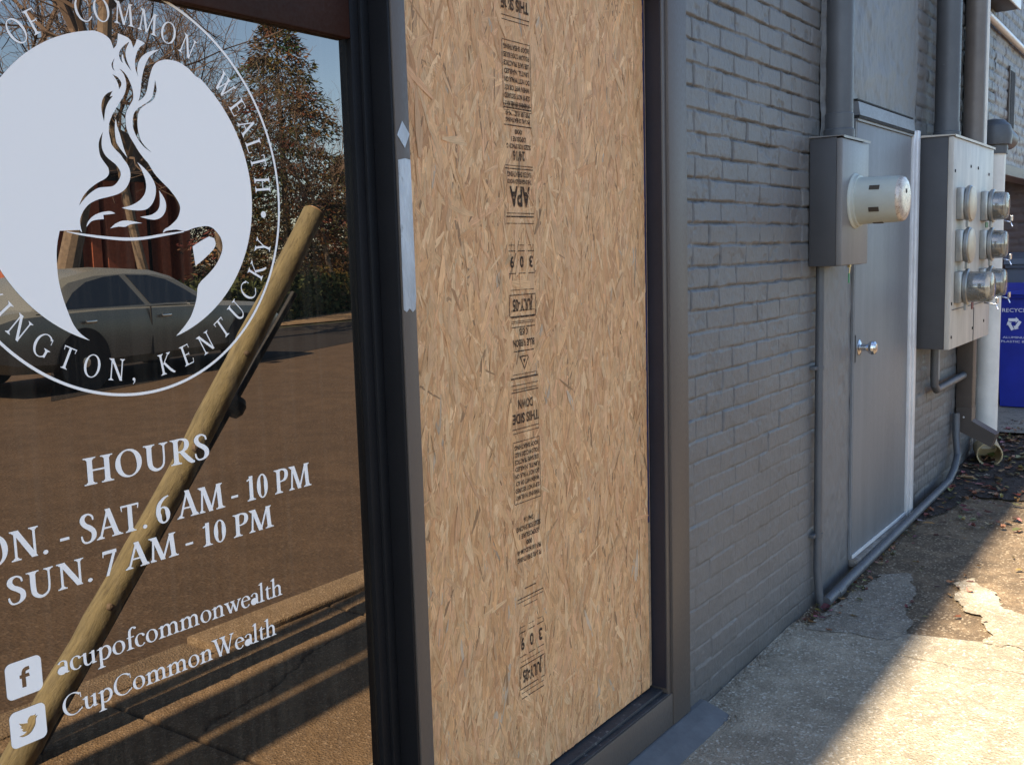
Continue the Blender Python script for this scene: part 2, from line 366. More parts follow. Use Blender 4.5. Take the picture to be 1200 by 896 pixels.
# ------------------------------------------------------------------ old-style serif lettering drawn as strokes (unit = cap height)
def cat(pts, n=7):
    out = []
    P = [pts[0]] + list(pts) + [pts[-1]]
    for i in range(1, len(P) - 2):
        p0, p1, p2, p3 = P[i - 1:i + 3]
        for k in range(n):
            t = k / n
            out.append(tuple(.5 * (2 * b + (c - a) * t + (2 * a - 5 * b + 4 * c - d) * t * t + (3 * b - a - 3 * c + d) * t ** 3) for a, b, c, d in zip(p0, p1, p2, p3)))
    out.append(tuple(pts[-1])); return out

class Glyphs:
    def __init__(s, T, t): s.T = T; s.t = t
    def curve(s, pts):
        """pts: (x, y, width)"""
        q = cat(pts); L = []
        for i in range(len(q)):
            a = q[max(i - 1, 0)]; b = q[min(i + 1, len(q) - 1)]
            dx, dy = b[0] - a[0], b[1] - a[1]; m = hypot(dx, dy) or 1; w = q[i][2] / 2
            L.append(((q[i][0] - dy / m * w, q[i][1] + dx / m * w), (q[i][0] + dy / m * w, q[i][1] - dx / m * w)))
        return [[L[i][0], L[i + 1][0], L[i + 1][1], L[i][1]] for i in range(len(L) - 1)]
    def serif(s, x, y, up, w, l=None):
        """bracketed slab at the end of a stem; up = +1 when the stem rises from it"""
        T = s.T; l = l or (w / 2 + .105); h = s.t * .72; b = .07
        return [[(x - l, y), (x + l, y), (x + l - .01, y + up * h), (x - l + .01, y + up * h)],
                [(x - l * .72, y + up * h * .9), (x + l * .72, y + up * h * .9), (x + w / 2, y + up * (h + b)), (x - w / 2, y + up * (h + b))]]
    def stem(s, x, y0, y1, w=None, b=True, t=True):
        w = w or s.T; r = [[(x - w / 2, y0), (x + w / 2, y0), (x + w / 2 * .96, y1), (x - w / 2 * .96, y1)]]
        if b: r += s.serif(x, y0, 1, w)
        if t: r += s.serif(x, y1, -1, w)
        return r
    def diag(s, x0, y0, x1, y1, w):
        return [[(x0 - w / 2, y0), (x0 + w / 2, y0), (x1 + w / 2, y1), (x1 - w / 2, y1)]]
    def bar(s, x0, x1, y, w=None):
        w = w or s.t; return [[(x0, y - w / 2), (x1, y - w / 2), (x1, y + w / 2), (x0, y + w / 2)]]
    def bowl(s, cx, cy, rx, ry, a0=0, a1=360, T=None, tilt=12, n=40):
        T = T or s.T * 1.06; pts = []
        for i in range(n + 1):
            a = radians(a0 + (a1 - a0) * i / n); w = s.t * .95 + (T - s.t * .95) * abs(cos(a - radians(tilt))) ** 1.5
            pts.append(((cx + rx * cos(a), cy + ry * sin(a)), (cx + (rx - w) * cos(a), cy + (ry - w * .9) * sin(a))))
        return [[pts[i][0], pts[i + 1][0], pts[i + 1][1], pts[i][1]] for i in range(n)]
    def dot(s, x, y, r): return [[(x + r * cos(2 * pi * i / 18), y + r * sin(2 * pi * i / 18)) for i in range(18)]]
    def flag(s, x, y, w):  # slanted entry serif of small letters
        return [[(x - w / 2 - .11, y - .085), (x + w / 2, y + .005), (x + w / 2, y - .09), (x - w / 2, y - .12)]]
    def get(s, ch):
        T, t = s.T, s.t; x = .62
        if ch == ' ': return [], .24
        if ch == 'H': return s.stem(.19, 0, 1) + s.stem(.68, 0, 1) + s.bar(.19, .68, .52), .88
        if ch == 'O': return s.bowl(.44, .5, .40, .53), .88
        if ch == 'U': return s.curve([(.20, 1, T), (.20, .38, T), (.25, .12, T * .9), (.42, -.005, t * 1.7), (.60, .10, t * 1.1), (.655, .38, t), (.655, 1, t)]) + s.serif(.20, 1, -1, T) + s.serif(.655, 1, -1, t, .14), .86
        if ch in 'RP':
            r = s.stem(.19, 0, 1) + s.curve([(.19, .975, t), (.38, .975, t * 1.1), (.52, .90, T * .8), (.555, .74, T * 1.05), (.50, .57, T * .85), (.36, .49, t), (.19, .49, t)])
            if ch == 'P': return r, .64
            return r + s.curve([(.36, .50, T * .9), (.56, .20, T), (.70, .03, T * .9), (.80, 0, t)]), .76
        if ch == 'S': return s.curve([(.46, .76, t * .8), (.43, .90, t), (.31, .985, t), (.17, .93, T * .8), (.125, .78, T), (.20, .62, T), (.35, .49, T * 1.1), (.455, .34, T), (.45, .15, T * .95), (.34, .02, t * 1.2), (.18, .01, t), (.10, .12, t), (.075, .27, t * .8)]), .56
        if ch == 'M': return s.diag(.14, 0, .20, 1, t * 1.2) + s.serif(.14, 0, 1, t, .13) + s.diag(.22, 1, .50, 0, T * 1.05) + s.diag(.50, 0, .80, 1, t * 1.2) + s.diag(.88, 0, .82, 1, T * 1.05) + s.serif(.88, 0, 1, T) + s.serif(.15, 1, -1, t, .12) + s.serif(.86, 1, -1, t, .12), 1.02
        if ch == 'N': return s.stem(.17, 0, 1, t * 1.2, True, False) + s.serif(.15, 1, -1, t, .13) + s.diag(.18, 1, .69, 0, T * 1.15) + s.stem(.70, 0, 1, t * 1.2, False, True), .86
        if ch == 'A': return s.diag(.10, 0, .375, .99, t * 1.2) + s.diag(.65, 0, .37, 1.03, T * 1.1) + s.bar(.22, .55, .36) + s.serif(.10, 0, 1, t, .13) + s.serif(.65, 0, 1, T), .76
        if ch == 'T': return s.stem(.34, 0, .98, None, True, False) + s.bar(.05, .63, .965, t * 1.1) + [[(.03, .99), (.07, .99), (.085, .80), (.055, .80)], [(.61, .99), (.65, .99), (.625, .80), (.595, .80)]], .68
        if ch in 'EFL':
            r = s.stem(.19, 0, 1) + (s.bar(.19, .56, .975, t) + [[(.535, 1), (.565, 1), (.575, .80), (.55, .80)]] + s.bar(.19, .47, .52) + [[(.45, .60), (.475, .60), (.475, .44), (.45, .44)]] if ch != 'L' else [])
            if ch != 'F': r += s.bar(.19, .58, .025, t) + [[(.555, 0), (.585, 0), (.635, .23), (.605, .23)]]
            return r, (.62 if ch != 'F' else .58)
        if ch == 'I': return s.stem(.20, 0, 1), .40
        if ch == 'K': return s.stem(.19, 0, 1) + s.diag(.26, .48, .66, .99, t * 1.2) + s.curve([(.33, .55, T * .9), (.58, .20, T * 1.05), (.76, .02, T * .9), (.84, 0, t)]) + s.serif(.65, 1, -1, t, .12), .82
        if ch in 'CG':
            r = s.bowl(.47, .5, .42, .53, 48, 312) + [[(.735, .93), (.765, .93), (.785, .68), (.755, .68)]]
            if ch == 'G': return r + s.stem(.73, .06, .43, T * .95, False, True), .86
            return r + s.curve([(.75, .11, t * 1.2), (.80, .20, t * .8)]), .82
        if ch == 'W': return s.diag(.12, 1, .37, 0, T * 1.1) + s.diag(.37, 0, .60, .97, t * 1.2) + s.diag(.50, 1, .76, 0, T * 1.1) + s.diag(.76, 0, .98, 1, t * 1.2) + s.serif(.11, 1, -1, T) + s.serif(.50, 1, -1, T) + s.serif(.98, 1, -1, t, .12), 1.08
        if ch == 'Y': return s.stem(.36, 0, .45, None, True, False) + s.diag(.36, .42, .11, 1, T * 1.05) + s.diag(.37, .42, .60, 1, t * 1.2) + s.serif(.10, 1, -1, T) + s.serif(.61, 1, -1, t, .12), .70
        if ch == 'X': return s.diag(.10, 1, .62, 0, T * 1.1) + s.diag(.10, 0, .60, 1, t * 1.2), .72
        if ch == '6': return s.bowl(.29, .31, .235, .32) + s.curve([(.50, .99, t * .7), (.33, .92, t * 1.5), (.16, .72, T * .9), (.105, .45, T), (.115, .28, T * .9)]), .56
        if ch == '1': return s.stem(.26, 0, 1, None, True, False) + [[(.08, .85), (.26 + T / 2, 1.0), (.26 + T / 2, .90), (.10, .80)]], .46
        if ch == '0': return s.bowl(.28, .49, .235, .50, tilt=0), .56
        if ch == '7': return s.bar(.06, .50, .93, T * .85) + s.diag(.17, 0, .44, .95, T * .62) + [[(.05, .97), (.085, .97), (.08, .76), (.05, .76)]], .54
        if ch == '.': return s.dot(.14, .055, .075), .28
        if ch == ',': return s.dot(.13, .05, .07) + s.curve([(.17, .06, .07), (.16, -.07, .05), (.08, -.17, .02)]), .28
        if ch == '-': return s.bar(.06, .34, .33, T * .62), .40
        # small letters
        if ch == 'a': return s.curve([(.08, .50, T * .8), (.14, .59, t * 1.1), (.25, .615, t), (.345, .53, T * .85), (.355, .38, T), (.355, .12, T), (.39, .035, t * 1.3), (.46, .06, t)]) + s.bowl(.205, .175, .175, .19, T=T * .75, tilt=25), .46
        if ch == 'c': return s.bowl(.29, .31, .25, .33, 55, 318) + s.dot(.42, .51, .055), .48
        if ch == 'o': return s.bowl(.30, .31, .265, .33), .60
        if ch == 'e': return s.bowl(.29, .31, .25, .33, 10, 322, tilt=20) + s.bar(.10, .525, .375, t * .9), .52
        if ch == 'u': return s.curve([(.15, .62, T), (.15, .22, T), (.19, .06, T * .8), (.29, .015, t * 1.2), (.44, .13, t)]) + s.stem(.475, 0, .62, None, False, False) + s.flag(.15, .62, T) + s.flag(.475, .62, T) + [[(.475, 0), (.475, .09), (.60, .05), (.60, .02)]], .62
        if ch in 'nmh':
            r = s.stem(.15, 0, x if ch != 'h' else 1.07, None, True, False) + s.flag(.15, x if ch != 'h' else 1.07, T)
            arch = lambda o: s.curve([(o, .46, t), (o + .11, .585, t * 1.3), (o + .22, .60, T * .8), (o + .30, .50, T), (o + .315, .35, T), (o + .315, 0, T)]) + s.serif(o + .315, 0, 1, T, T / 2 + .085)
            r += arch(.17)
            if ch == 'm': return r + arch(.49), .96
            return r, .65
        if ch == 'p': return s.stem(.16, -.38, .62, None, True, False) + s.flag(.16, .62, T) + s.curve([(.18, .46, t), (.29, .60, t * 1.2), (.43, .585, T * .8), (.525, .42, T), (.52, .22, T), (.42, .045, T * .8), (.28, .0, t * 1.1), (.17, .07, t)]), .60
        if ch == 'f': return s.stem(.17, 0, .72, None, True, False) + s.curve([(.17, .70, T), (.19, .92, T * .9), (.29, 1.05, t * 1.3), (.40, 1.03, t * 1.2)]) + s.dot(.41, 1.0, .055) + s.bar(.05, .36, .60, t), .34
        if ch == 'l': return s.stem(.16, 0, 1.07, None, True, False) + s.flag(.16, 1.07, T), .32
        if ch == 't': return s.curve([(.16, .70, T * .8), (.16, .18, T), (.20, .05, T * .8), (.28, .02, t), (.36, .08, t)]) + s.bar(.05, .35, .60, t) + [[(.06, .59), (.18, .76), (.21, .76), (.21, .59)]], .36
        if ch == 'w': return s.diag(.10, .62, .29, 0, T * 1.0) + s.diag(.29, 0, .45, .60, t * 1.2) + s.diag(.39, .62, .58, 0, T * 1.0) + s.diag(.58, 0, .74, .62, t * 1.2) + s.serif(.09, .62, -1, T, .13) + s.serif(.39, .62, -1, T, .12) + s.serif(.75, .62, -1, t, .10), .80
        return [], .3

def union_tris(polys, holes=()):
    """triangles covered by polys (later entries win: +1 paints, -1 erases)"""
    v = []; f = []; sign = []
    for p, sg in polys:
        if sum(p[i][0] * p[(i + 1) % len(p)][1] - p[(i + 1) % len(p)][0] * p[i][1] for i in range(len(p))) < 0: p = list(p)[::-1]
        o = len(v); v += [Vector(q) for q in p]; f.append(list(range(o, o + len(p)))); sign.append(sg)
    ov, oe, of, _, _, src = delaunay_2d_cdt(v, [], f, 1, 1e-7)
    keep = [t for t, s_ in zip(of, src) if s_ and sign[max(s_)] > 0]
    return [tuple(q) for q in ov], keep

def flat(mb, polys, X, tf=lambda p: p, signed=False):
    pl = [([tf(q) for q in p], sg) for p, sg in polys] if signed else [([tf(q) for q in p], 1) for p in polys]
    v, f = union_tris(pl)
    o = len(mb.v); mb.v += [(X, a, b) for a, b in v]; mb.f += [tuple(i + o for i in t) for t in f]

def text_line(mb, G, txt, y0, y1, z0, z1, cap, X, track=0.):
    """set a line from y0 to y1 with the baseline from z0 to z1"""
    adv = sum(G.get(c)[1] + track for c in txt); k = (y1 - y0) / adv; pen = 0
    for c in txt:
        g, a = G.get(c)
        if g: flat(mb, g, X, lambda p: (y0 + (pen + p[0]) * k, z0 + (z1 - z0) * pen / adv + p[1] * cap))
        pen += a + track

def arc_text(mb, G, items, cy, cz, R, cap, X, inward, k=1.):
    for ch, ang in items:
        g, a = G.get(ch); th = radians(ang)
        ux, uz = (cos(th), sin(th))                 # outward
        if inward: ox, oz = -ux, -uz; tx, tz = -uz, ux
        else: ox, oz = ux, uz; tx, tz = uz, -ux
        flat(mb, g, X, lambda p: (cy + ux * R + tx * (p[0] - a / 2) * cap * k + ox * (p[1] - .5) * cap, cz + uz * R + tz * (p[0] - a / 2) * cap * k + oz * (p[1] - .5) * cap))

# ------------------------------------------------------------------ shop window with lettering
ZS = 0.0
win = thing('shop_window', 'dark reflecting shop window with white cup emblem and opening hours, in black framing', 'shop window', (0, .9, 0))
b = MB(); b.box(XG - .008, XG, -.9, 1.50, .02, 2.0); pane = under(win, b.build('pane', 'glass'))
XV = XG + .0006
A = lambda x, y: (100 + x / 11.2, 30 + y / 11.2)
B = lambda x, y: (100 + x / 11.2, 110 + y / 11.2)
C_ = lambda x, y: (80 + x / 8.571, 190 + y / 8.571)
D_ = lambda x, y: (60 + x / 5.714, 260 + y / 5.714)
P = lambda f, *pts: [f(*p) for p in pts]
DCY, DCZ, DRY, DRZ = .9815, 1.5237, .2458, .2418
disc = [(DCY + DRY * cos(2 * pi * i / 160), DCZ + DRZ * sin(2 * pi * i / 160)) for i in range(160)]
notch = [(60, 8), (85, 33.2)] + P(A, (0, 50), (80, 60), (180, 90), (260, 130), (320, 185), (345, 240), (365, 305), (400, 265), (418, 190), (425, 105), (500, 135), (560, 165), (600, 215), (625, 295), (655, 240), (670, 180), (720, 200), (780, 235), (730, 270), (690, 320), (660, 400), (648, 480), (655, 570), (690, 670), (678, 600), (682, 530), (705, 460), (760, 390), (850, 340), (965, 318), (900, 360), (840, 410), (800, 480), (770, 560), (745, 660), (730, 760), (722, 850)) \
    + P(B, (715, 20), (705, 65), (690, 100), (735, 70), (765, 40), (790, 0)) + P(A, (812, 820), (830, 720), (858, 610), (890, 530), (950, 475), (1030, 452)) + [(198, 70.3), (209, 73), (221, 81), (233, 92), (262, 92), (240, 20), (200, -5), (100, -10)]
dark = [notch,
    P(A, (575, 215), (515, 255), (465, 310), (440, 365), (443, 420), (462, 465), (490, 497), (474, 440), (475, 395), (486, 372), (500, 425), (530, 500), (605, 605), (565, 520), (535, 440), (523, 360), (540, 290)),
    P(A, (380, 430), (350, 480), (340, 520), (355, 570), (385, 600), (366, 560), (360, 510), (370, 465)),
    P(A, (350, 640), (420, 680), (462, 735), (470, 780), (440, 840), (430, 780), (400, 710)),
    P(A, (440, 565), (490, 600), (540, 660), (580, 740), (610, 820), (625, 890)) + P(B, (620, 80), (570, 170), (530, 260), (525, 340), (540, 460), (580, 560), (640, 660), (700, 760), (780, 865)) + P(C_, (800, 10), (860, 110), (930, 190), (1010, 270), (1080, 360), (1112, 420), (1122, 460), (1115, 510), (1090, 570), (1020, 640), (960, 680), (945, 725), (800, 760), (500, 765), (140, 715), (120, 640), (118, 570), (150, 490), (210, 420), (300, 375), (400, 350), (500, 320), (570, 270), (610, 200), (622, 130), (610, 60), (580, 5)) + P(B, (500, 860), (460, 800), (400, 740), (345, 670), (325, 600), (305, 490), (310, 390), (350, 280), (400, 190), (450, 110), (510, 5)) + P(A, (532, 810), (530, 730), (500, 640)),
    P(B, (230, 495), (215, 570), (210, 660), (225, 740), (270, 820), (350, 890)) + P(C_, (470, 20), (515, 80), (525, 130), (500, 190), (450, 240), (380, 250), (300, 260), (220, 310), (150, 380), (105, 440), (120, 400), (150, 340), (210, 270), (290, 210), (370, 165), (405, 120), (400, 60), (372, 20)) + P(B, (200, 830), (180, 760), (172, 660), (190, 580)),
    P(A, (355, 860), (300, 882)) + P(B, (262, 15), (225, 70), (208, 150), (212, 230), (243, 370), (250, 280), (262, 200), (295, 115), (360, 30), (318, 38), (335, 2)),
    P(A, (912, 715), (925, 780), (932, 850)) + P(B, (917, 8), (900, 60), (850, 110), (780, 150), (720, 200), (690, 270), (680, 360), (685, 450), (700, 530), (730, 620), (790, 700), (870, 770), (830, 745), (760, 690), (690, 600), (645, 510), (620, 420), (620, 330), (640, 250), (690, 190), (760, 145), (840, 90), (880, 30)) + P(A, (890, 870), (905, 780)),
    P(D_, (55, 60), (190, 54), (205, 70), (500, 104), (745, 74), (770, 60), (840, 52), (895, 62), (960, 40), (1030, 28), (1065, 34), (1090, 50), (1130, 100), (1146, 160), (1135, 220), (1100, 290), (1050, 350), (985, 420), (974, 500), (960, 560), (930, 640), (880, 712), (830, 774), (760, 960), (380, 960), (302, 830), (200, 752), (150, 690), (110, 600), (75, 500), (50, 400), (38, 300), (35, 220), (40, 140))]
white = [P(B, (395, 330), (385, 400), (385, 500), (395, 590), (410, 650), (470, 740), (550, 840), (510, 740), (480, 640), (450, 530), (415, 430), (405, 370)),
    P(C_, (690, 0), (730, 70), (770, 170), (780, 250), (765, 320), (720, 380), (640, 430), (535, 460), (620, 480), (720, 485), (790, 470), (840, 420), (870, 350), (878, 270), (860, 200), (820, 130), (760, 60)),
    P(C_, (910, 285), (918, 360), (915, 440), (890, 490), (830, 530), (720, 550), (800, 572), (870, 578), (930, 555), (970, 500), (980, 430), (960, 360)),
    P(C_, (180, 650), (195, 600), (250, 540), (330, 505), (420, 493), (470, 515), (430, 522), (350, 530), (355, 572), (290, 578), (230, 595), (190, 640)),
    P(C_, (420, 665), (470, 620), (540, 590), (620, 590), (740, 612), (660, 618), (610, 630), (570, 650), (500, 648)),
    P(D_, (100, 64), (200, 77), (350, 95), (500, 105), (620, 100), (750, 78), (885, 62), (890, 68), (760, 94), (620, 119), (500, 126), (350, 113), (200, 90), (105, 68)),
    P(D_, (945, 165), (1000, 128), (1055, 98), (1090, 110), (1100, 150), (1080, 190), (1020, 250), (965, 295), (955, 230))]
def closed(pts, n=3):
    """light smoothing of a traced outline, keeping sharp tips"""
    out = []; N = len(pts)
    for i in range(N):
        p0, p1, p2, p3 = (Vector(pts[(i + k) % N]) for k in (-1, 0, 1, 2))
        def ang(a, b_, c): 
            u, w = (b_ - a), (c - b_); return u.angle(w) if u.length and w.length else 0
        s1, s2 = ang(p0, p1, p2) > .75, ang(p1, p2, p3) > .75
        m1 = (p2 - p0) / 2 if not s1 else (p2 - p1); m2 = (p3 - p1) / 2 if not s2 else (p2 - p1)
        L = (p2 - p1).length
        if m1.length > L: m1 *= L / m1.length
        if m2.length > L: m2 *= L / m2.length
        for k in range(n):
            t = k / n; h = (2 * t ** 3 - 3 * t * t + 1, t ** 3 - 2 * t * t + t, -2 * t ** 3 + 3 * t * t, t ** 3 - t * t)
            q = p1 * h[0] + m1 * h[1] + p2 * h[2] + m2 * h[3]; out.append((q.x, q.y))
    return out
layers = [(disc, 1)] + [([glassYZ(*q) for q in closed(p)], -1) for p in dark] + [([glassYZ(*q) for q in closed(p)], 1) for p in white]
mb = MB(); flat(mb, layers, XV, signed=True)
RCY, RCZ, RR = RING
n = 240
for i in range(n):
    a0, a1 = 2 * pi * i / n, 2 * pi * (i + 1) / n
    mb.add([(XV, RCY + r * .968 * cos(a), RCZ + r * sin(a)) for a in (a0, a1) for r in (RR - .0045, RR)], [(0, 1, 3, 2)])
emblem = mb.build('emblem', 'vinyl'); sub(pane, emblem)
mb = MB(); GR = Glyphs(.115, .048); GB = Glyphs(.155, .062)
arc_text(mb, GR, [('A', 172), ('C', 158), ('U', 149), ('P', 141), ('O', 126.5), ('F', 120), ('C', 102), ('O', 95.2), ('M', 87), ('M', 78), ('O', 69.8), ('N', 61.6), ('W', 42.8), ('E', 34), ('A', 26.3), ('L', 19.2), ('T', 13), ('H', 4.5)], DCY, DCZ, .2725, .034, XV, False)
arc_text(mb, GR, [('Y', -18.2), ('K', -27.6), ('C', -36.2), ('U', -45), ('T', -54), ('N', -62.8), ('E', -71.9), ('K', -80.6), (',', -93), ('N', -99.3), ('O', -108), ('T', -116.8), ('G', -125.8), ('N', -134.6), ('I', -141.4), ('X', -147), ('E', -154.5), ('L', -162)], DCY, DCZ, .279, .034, XV, True)
for ang in (-6.5, -174):
    flat(mb, GR.dot(0, 0, .0058), XV, lambda p: (DCY + .272 * cos(radians(ang)) + p[0], DCZ + .272 * sin(radians(ang)) + p[1]))
text_line(mb, GB, 'HOURS', .866, 1.102, 1.076, 1.079, .0425, XV)
text_line(mb, GB, 'MON. - SAT. 6 AM - 10 PM', .640, 1.330, .9895, .9835, .0445, XV)
text_line(mb, GB, 'SUN. 7 AM - 10 PM', .731, 1.232, .9265, .9265, .0405, XV)
text_line(mb, GR, 'acupofcommonwealth', .797, 1.246, .797, .793, .0335, XV)
text_line(mb, GR, 'CupCommonWealth', .799, 1.226, .7285, .722, .0335, XV)
def rounded(y0, y1, z0, z1, r, sk=0):
    out = []
    for cy, cz, a in ((y1 - r, z1 - r, 0), (y0 + r, z1 - r, 90), (y0 + r, z0 + r, 180), (y1 - r, z0 + r, 270)):
        for k in range(7): t = radians(a + 15 * k); out.append((cy + r * cos(t), cz + r * sin(t)))
    return out
def badge(y0, z0, s, glyph):
    L = [(rounded(y0, y0 + s, z0, z0 + s, .009), 1)]
    L += [([(y0 + s * q[0], z0 + s * q[1]) for q in p], -1) for p in glyph]
    flat(mb, L, XV, signed=True)
Gf = Glyphs(.2, .1)
fg = Gf.curve([(.49, .24, .115), (.49, .45, .115), (.49, .60, .115), (.53, .71, .115), (.66, .735, .10)]) + [[(.38, .50), (.66, .50), (.64, .60), (.38, .60)]]
badge(.719, .786, .055, fg)
bird = closed([(.22, .30), (.36, .31), (.44, .36), (.36, .38), (.31, .44), (.35, .45), (.27, .53), (.32, .53), (.24, .66), (.33, .62), (.48, .58), (.50, .68), (.58, .75), (.67, .73), (.73, .75), (.71, .69), (.78, .69), (.72, .62), (.70, .48), (.62, .35), (.50, .26), (.34, .245)], 3)
badge(.719, .712, .055, [bird])
letters = mb.build('lettering', 'vinyl'); sub(pane, letters)

# framing: black stile with grooves, bronze top rail, mullion, jamb, sill
b = MB(); b.box(XG - .01, XG + .018, -.9, 1.478, 1.828, 1.99, .003); under(win, b.build('top_rail', 'rail', smooth=True))
b = MB(); b.box(XG - .03, XG + .012, 1.4835, 1.5065, -.06, 2.2, .0015); b.box(XG - .03, XG + .019, 1.507, 1.5295, -.06, 2.2, .002); b.box(XG - .03, .007, 1.530, 1.5368, -.06, 2.2, .002)
under(win, b.build('stile', 'frame_black', smooth=True))
b = MB(); b.box(-.10, .010, 1.5375, 1.5790, -.085, 2.2, .0025); under(win, b.build('mullion', 'frame', smooth=True))
b = MB(); b.box(-.09, -.004, -.9, 1.48, -.08, .12, .003); under(win, b.build('bottom_rail', 'frame_black', smooth=True))

opening = thing('window_frame', 'bronze metal frame around the boarded opening beside the brick wall', 'window frame', (0, 2.7, 0))
b = MB(); b.box(-.10, .002, 2.690, 2.7115, -.07, 2.145, .002); b.box(-.10, .010, 2.714, 2.833, -.046, 2.145, .003); under(opening, b.build('jamb', 'frame', smooth=True))
b = MB(); b.box(-.09, .0005, 2.711, 2.7145, -.07, 2.145); under(opening, b.build('jamb_groove', 'groove'))
b = MB(); b.box(-.098, -.002, 2.6865, 2.6895, .08, 2.145); under(opening, b.build('jamb_lining', 'groove'))
b = MB(); b.box(-.10, .010, 1.581, 2.833, 2.147, 2.25, .003); under(opening, b.build('head', 'frame', smooth=True))
b = MB(); b.box(-.10, .008, 1.581, 2.7125, -.046, .058, .003); under(opening, b.build('sill', 'frame', smooth=True))
b = MB(); b.box(-.10, -.012, 1.581, 2.686, .059, .075, .003); b.box(-.012, .0065, 1.581, 2.686, .0585, .0655, .002); under(opening, b.build('sill_ledge', 'sill', smooth=True))

def ledge(name, y0, y1):
    b = MB(); b.prism([(-.08, -.16), (-.08, -.046), (.012, -.048), (.055, -.060), (.105, -.079), (.112, -.16)], 'y', y0, y1); return b.build(name, 'ledge')
struct(ledge('kerb', -1.5, 2.93))

# ------------------------------------------------------------------ chipboard sheet made of pressed flakes
XB = -.047
board = thing('chipboard_sheet', 'raw chipboard sheet with upside-down black ink stamps boarding up the window', 'chipboard', (XB, 2.1, .08))
def flakes(y0, y1, z0, z1, N, seed):
    r = random.Random(seed); V = []; Fc = []; colr = []; uvs = []
    tones = [(.74, .455, .245), (.71, .42, .215), (.77, .49, .27), (.68, .39, .20), (.75, .47, .26), (.80, .545, .325), (.63, .35, .18), (.73, .43, .245), (.72, .455, .265)]
    for i in range(N):
        L = min(.20, max(.025, r.lognormvariate(-2.68, .62))); w = max(.003, min(.028, r.lognormvariate(-4.55, .6)))
        a = r.gauss(.05, .36) if r.random() < .88 else r.gauss(0, .8)
        cy, cz = r.uniform(y0, y1), r.uniform(z0, z1); d, e = (sin(a), cos(a)), (cos(a), -sin(a))
        t = list(r.choice(tones)); g = r.gauss(1, .085)
        if r.random() < .035: t = [.36, .22, .12]; w *= .5
        if r.random() < .008: t = [.56, .44, .33]
        base = r.uniform(0, .0014); ty, tz = r.gauss(0, .010), r.gauss(0, .035)
        n = 4; top = []; bot = []
        for k in range(n + 1):
            u = -L / 2 + L * k / n; en = .35 if k in (0, n) else 1
            top.append((u + r.uniform(-.1, .1) * w, w / 2 * en * r.uniform(.75, 1.1))); bot.append((u + r.uniform(-.1, .1) * w, -w / 2 * en * r.uniform(.75, 1.1)))
        poly = top + bot[::-1]; o = len(V)
        ro = r.uniform(0, 50)
        ok = True; pv = []
        for u, s_ in poly:
            y = cy + u * d[0] + s_ * e[0]; z = cz + u * d[1] + s_ * e[1]
            y = min(max(y, y0), y1); z = min(max(z, z0), z1)
            pv.append((XB + max(.0002, base + u * ty + s_ * tz), y, z))
        V += pv; Fc.append(tuple(range(o, o + len(poly)))); colr += [(*[min(1, c * g * m_) for c, m_ in zip(t, (1.03, .965, .85))], 1)] * len(poly); uvs += [(u + ro, s_ + ro * .37) for u, s_ in poly]
    me = bpy.data.meshes.new('flake_face'); me.from_pydata(V, [], Fc); me.update()
    ca = me.color_attributes.new('Col', 'FLOAT_COLOR', 'POINT'); ca.data.foreach_set('color', np.array(colr, np.float32).ravel())
    ul = me.uv_layers.new(name='UVMap'); li = np.zeros(len(me.loops), np.int32); me.loops.foreach_get('vertex_index', li); ul.data.foreach_set('uv', np.array(uvs, np.float32)[li].ravel())
    me.materials.append(MAT['osb']); o = bpy.data.objects.new('flake_face', me); COL.objects.link(o); return o
BY1 = 2.664
fo = flakes(1.545, BY1, .082, 2.16, N_FLAKES, 3); under(board, fo)
# each flake's front must look outwards
import bmesh
bm = bmesh.new(); bm.from_mesh(fo.data)
for f in bm.faces:
    if f.normal.x < 0: f.normal_flip()
bm.to_mesh(fo.data); bm.free()
b = MB(); b.box(XB - .011, XB + .0001, 1.545, BY1, .082, 2.16); under(board, b.build('backing', 'osb_edge'))
b = MB(); b.box(XB - .010, XB + .0012, BY1 + .0005, BY1 + .010, .60, 2.16); under(board, b.build('sealed_edge', 'blue_edge'))
b = MB(); b.box(XB - .012, XB - .001, BY1 + .0015, BY1 + .018, .084, 2.16); under(board, b.build('raw_edge', 'osb_edge'))
b = MB(); b.box(XB + .0012, XB + .0020, BY1 - .0565, BY1 - .0550, .084, .60); under(board, b.build('split', 'dark'))

FONT = None
def font_mesh(txt, size, width=None, align='CENTER', bold=0.):
    cu = bpy.data.curves.new('t', 'FONT'); cu.body = txt; cu.size = size; cu.align_x = align; cu.resolution_u = 3; cu.offset = bold
    ob = bpy.data.objects.new('t', cu); COL.objects.link(ob); bpy.context.view_layer.update()
    me = bpy.data.meshes.new_from_object(ob.evaluated_get(bpy.context.evaluated_depsgraph_get()))
    vs = [tuple(v.co) for v in me.vertices]; fs = [tuple(p.vertices) for p in me.polygons]
    bpy.data.objects.remove(ob); bpy.data.curves.remove(cu); bpy.data.meshes.remove(me)
    if vs and width:
        xs = [v[0] for v in vs]; k = width / (max(xs) - min(xs)); m = (max(xs) + min(xs)) / 2 if align == 'CENTER' else 0
        vs = [((v[0] - m) * k, v[1], v[2]) for v in vs]
    return vs, fs
XS = XB + .0026
def stamp_text(mb, txt, zc, h, width, yc=2.035, up=False):
    vs, fs = font_mesh(txt, h / .72, width, bold=h * .05)
    s_ = 1 if up else -1
    mb.add([(XS, yc + s_ * v[0], zc - (-1 if not up else 1) * h / 2 + s_ * v[1]) for v in vs], [f if True else f for f in fs])
def rule(mb, zc, w, th=.0022, yc=2.035): mb.add([(XS, yc - w / 2, zc - th / 2), (XS, yc + w / 2, zc - th / 2), (XS, yc + w / 2, zc + th / 2), (XS, yc - w / 2, zc + th / 2)], [(0, 1, 2, 3)])
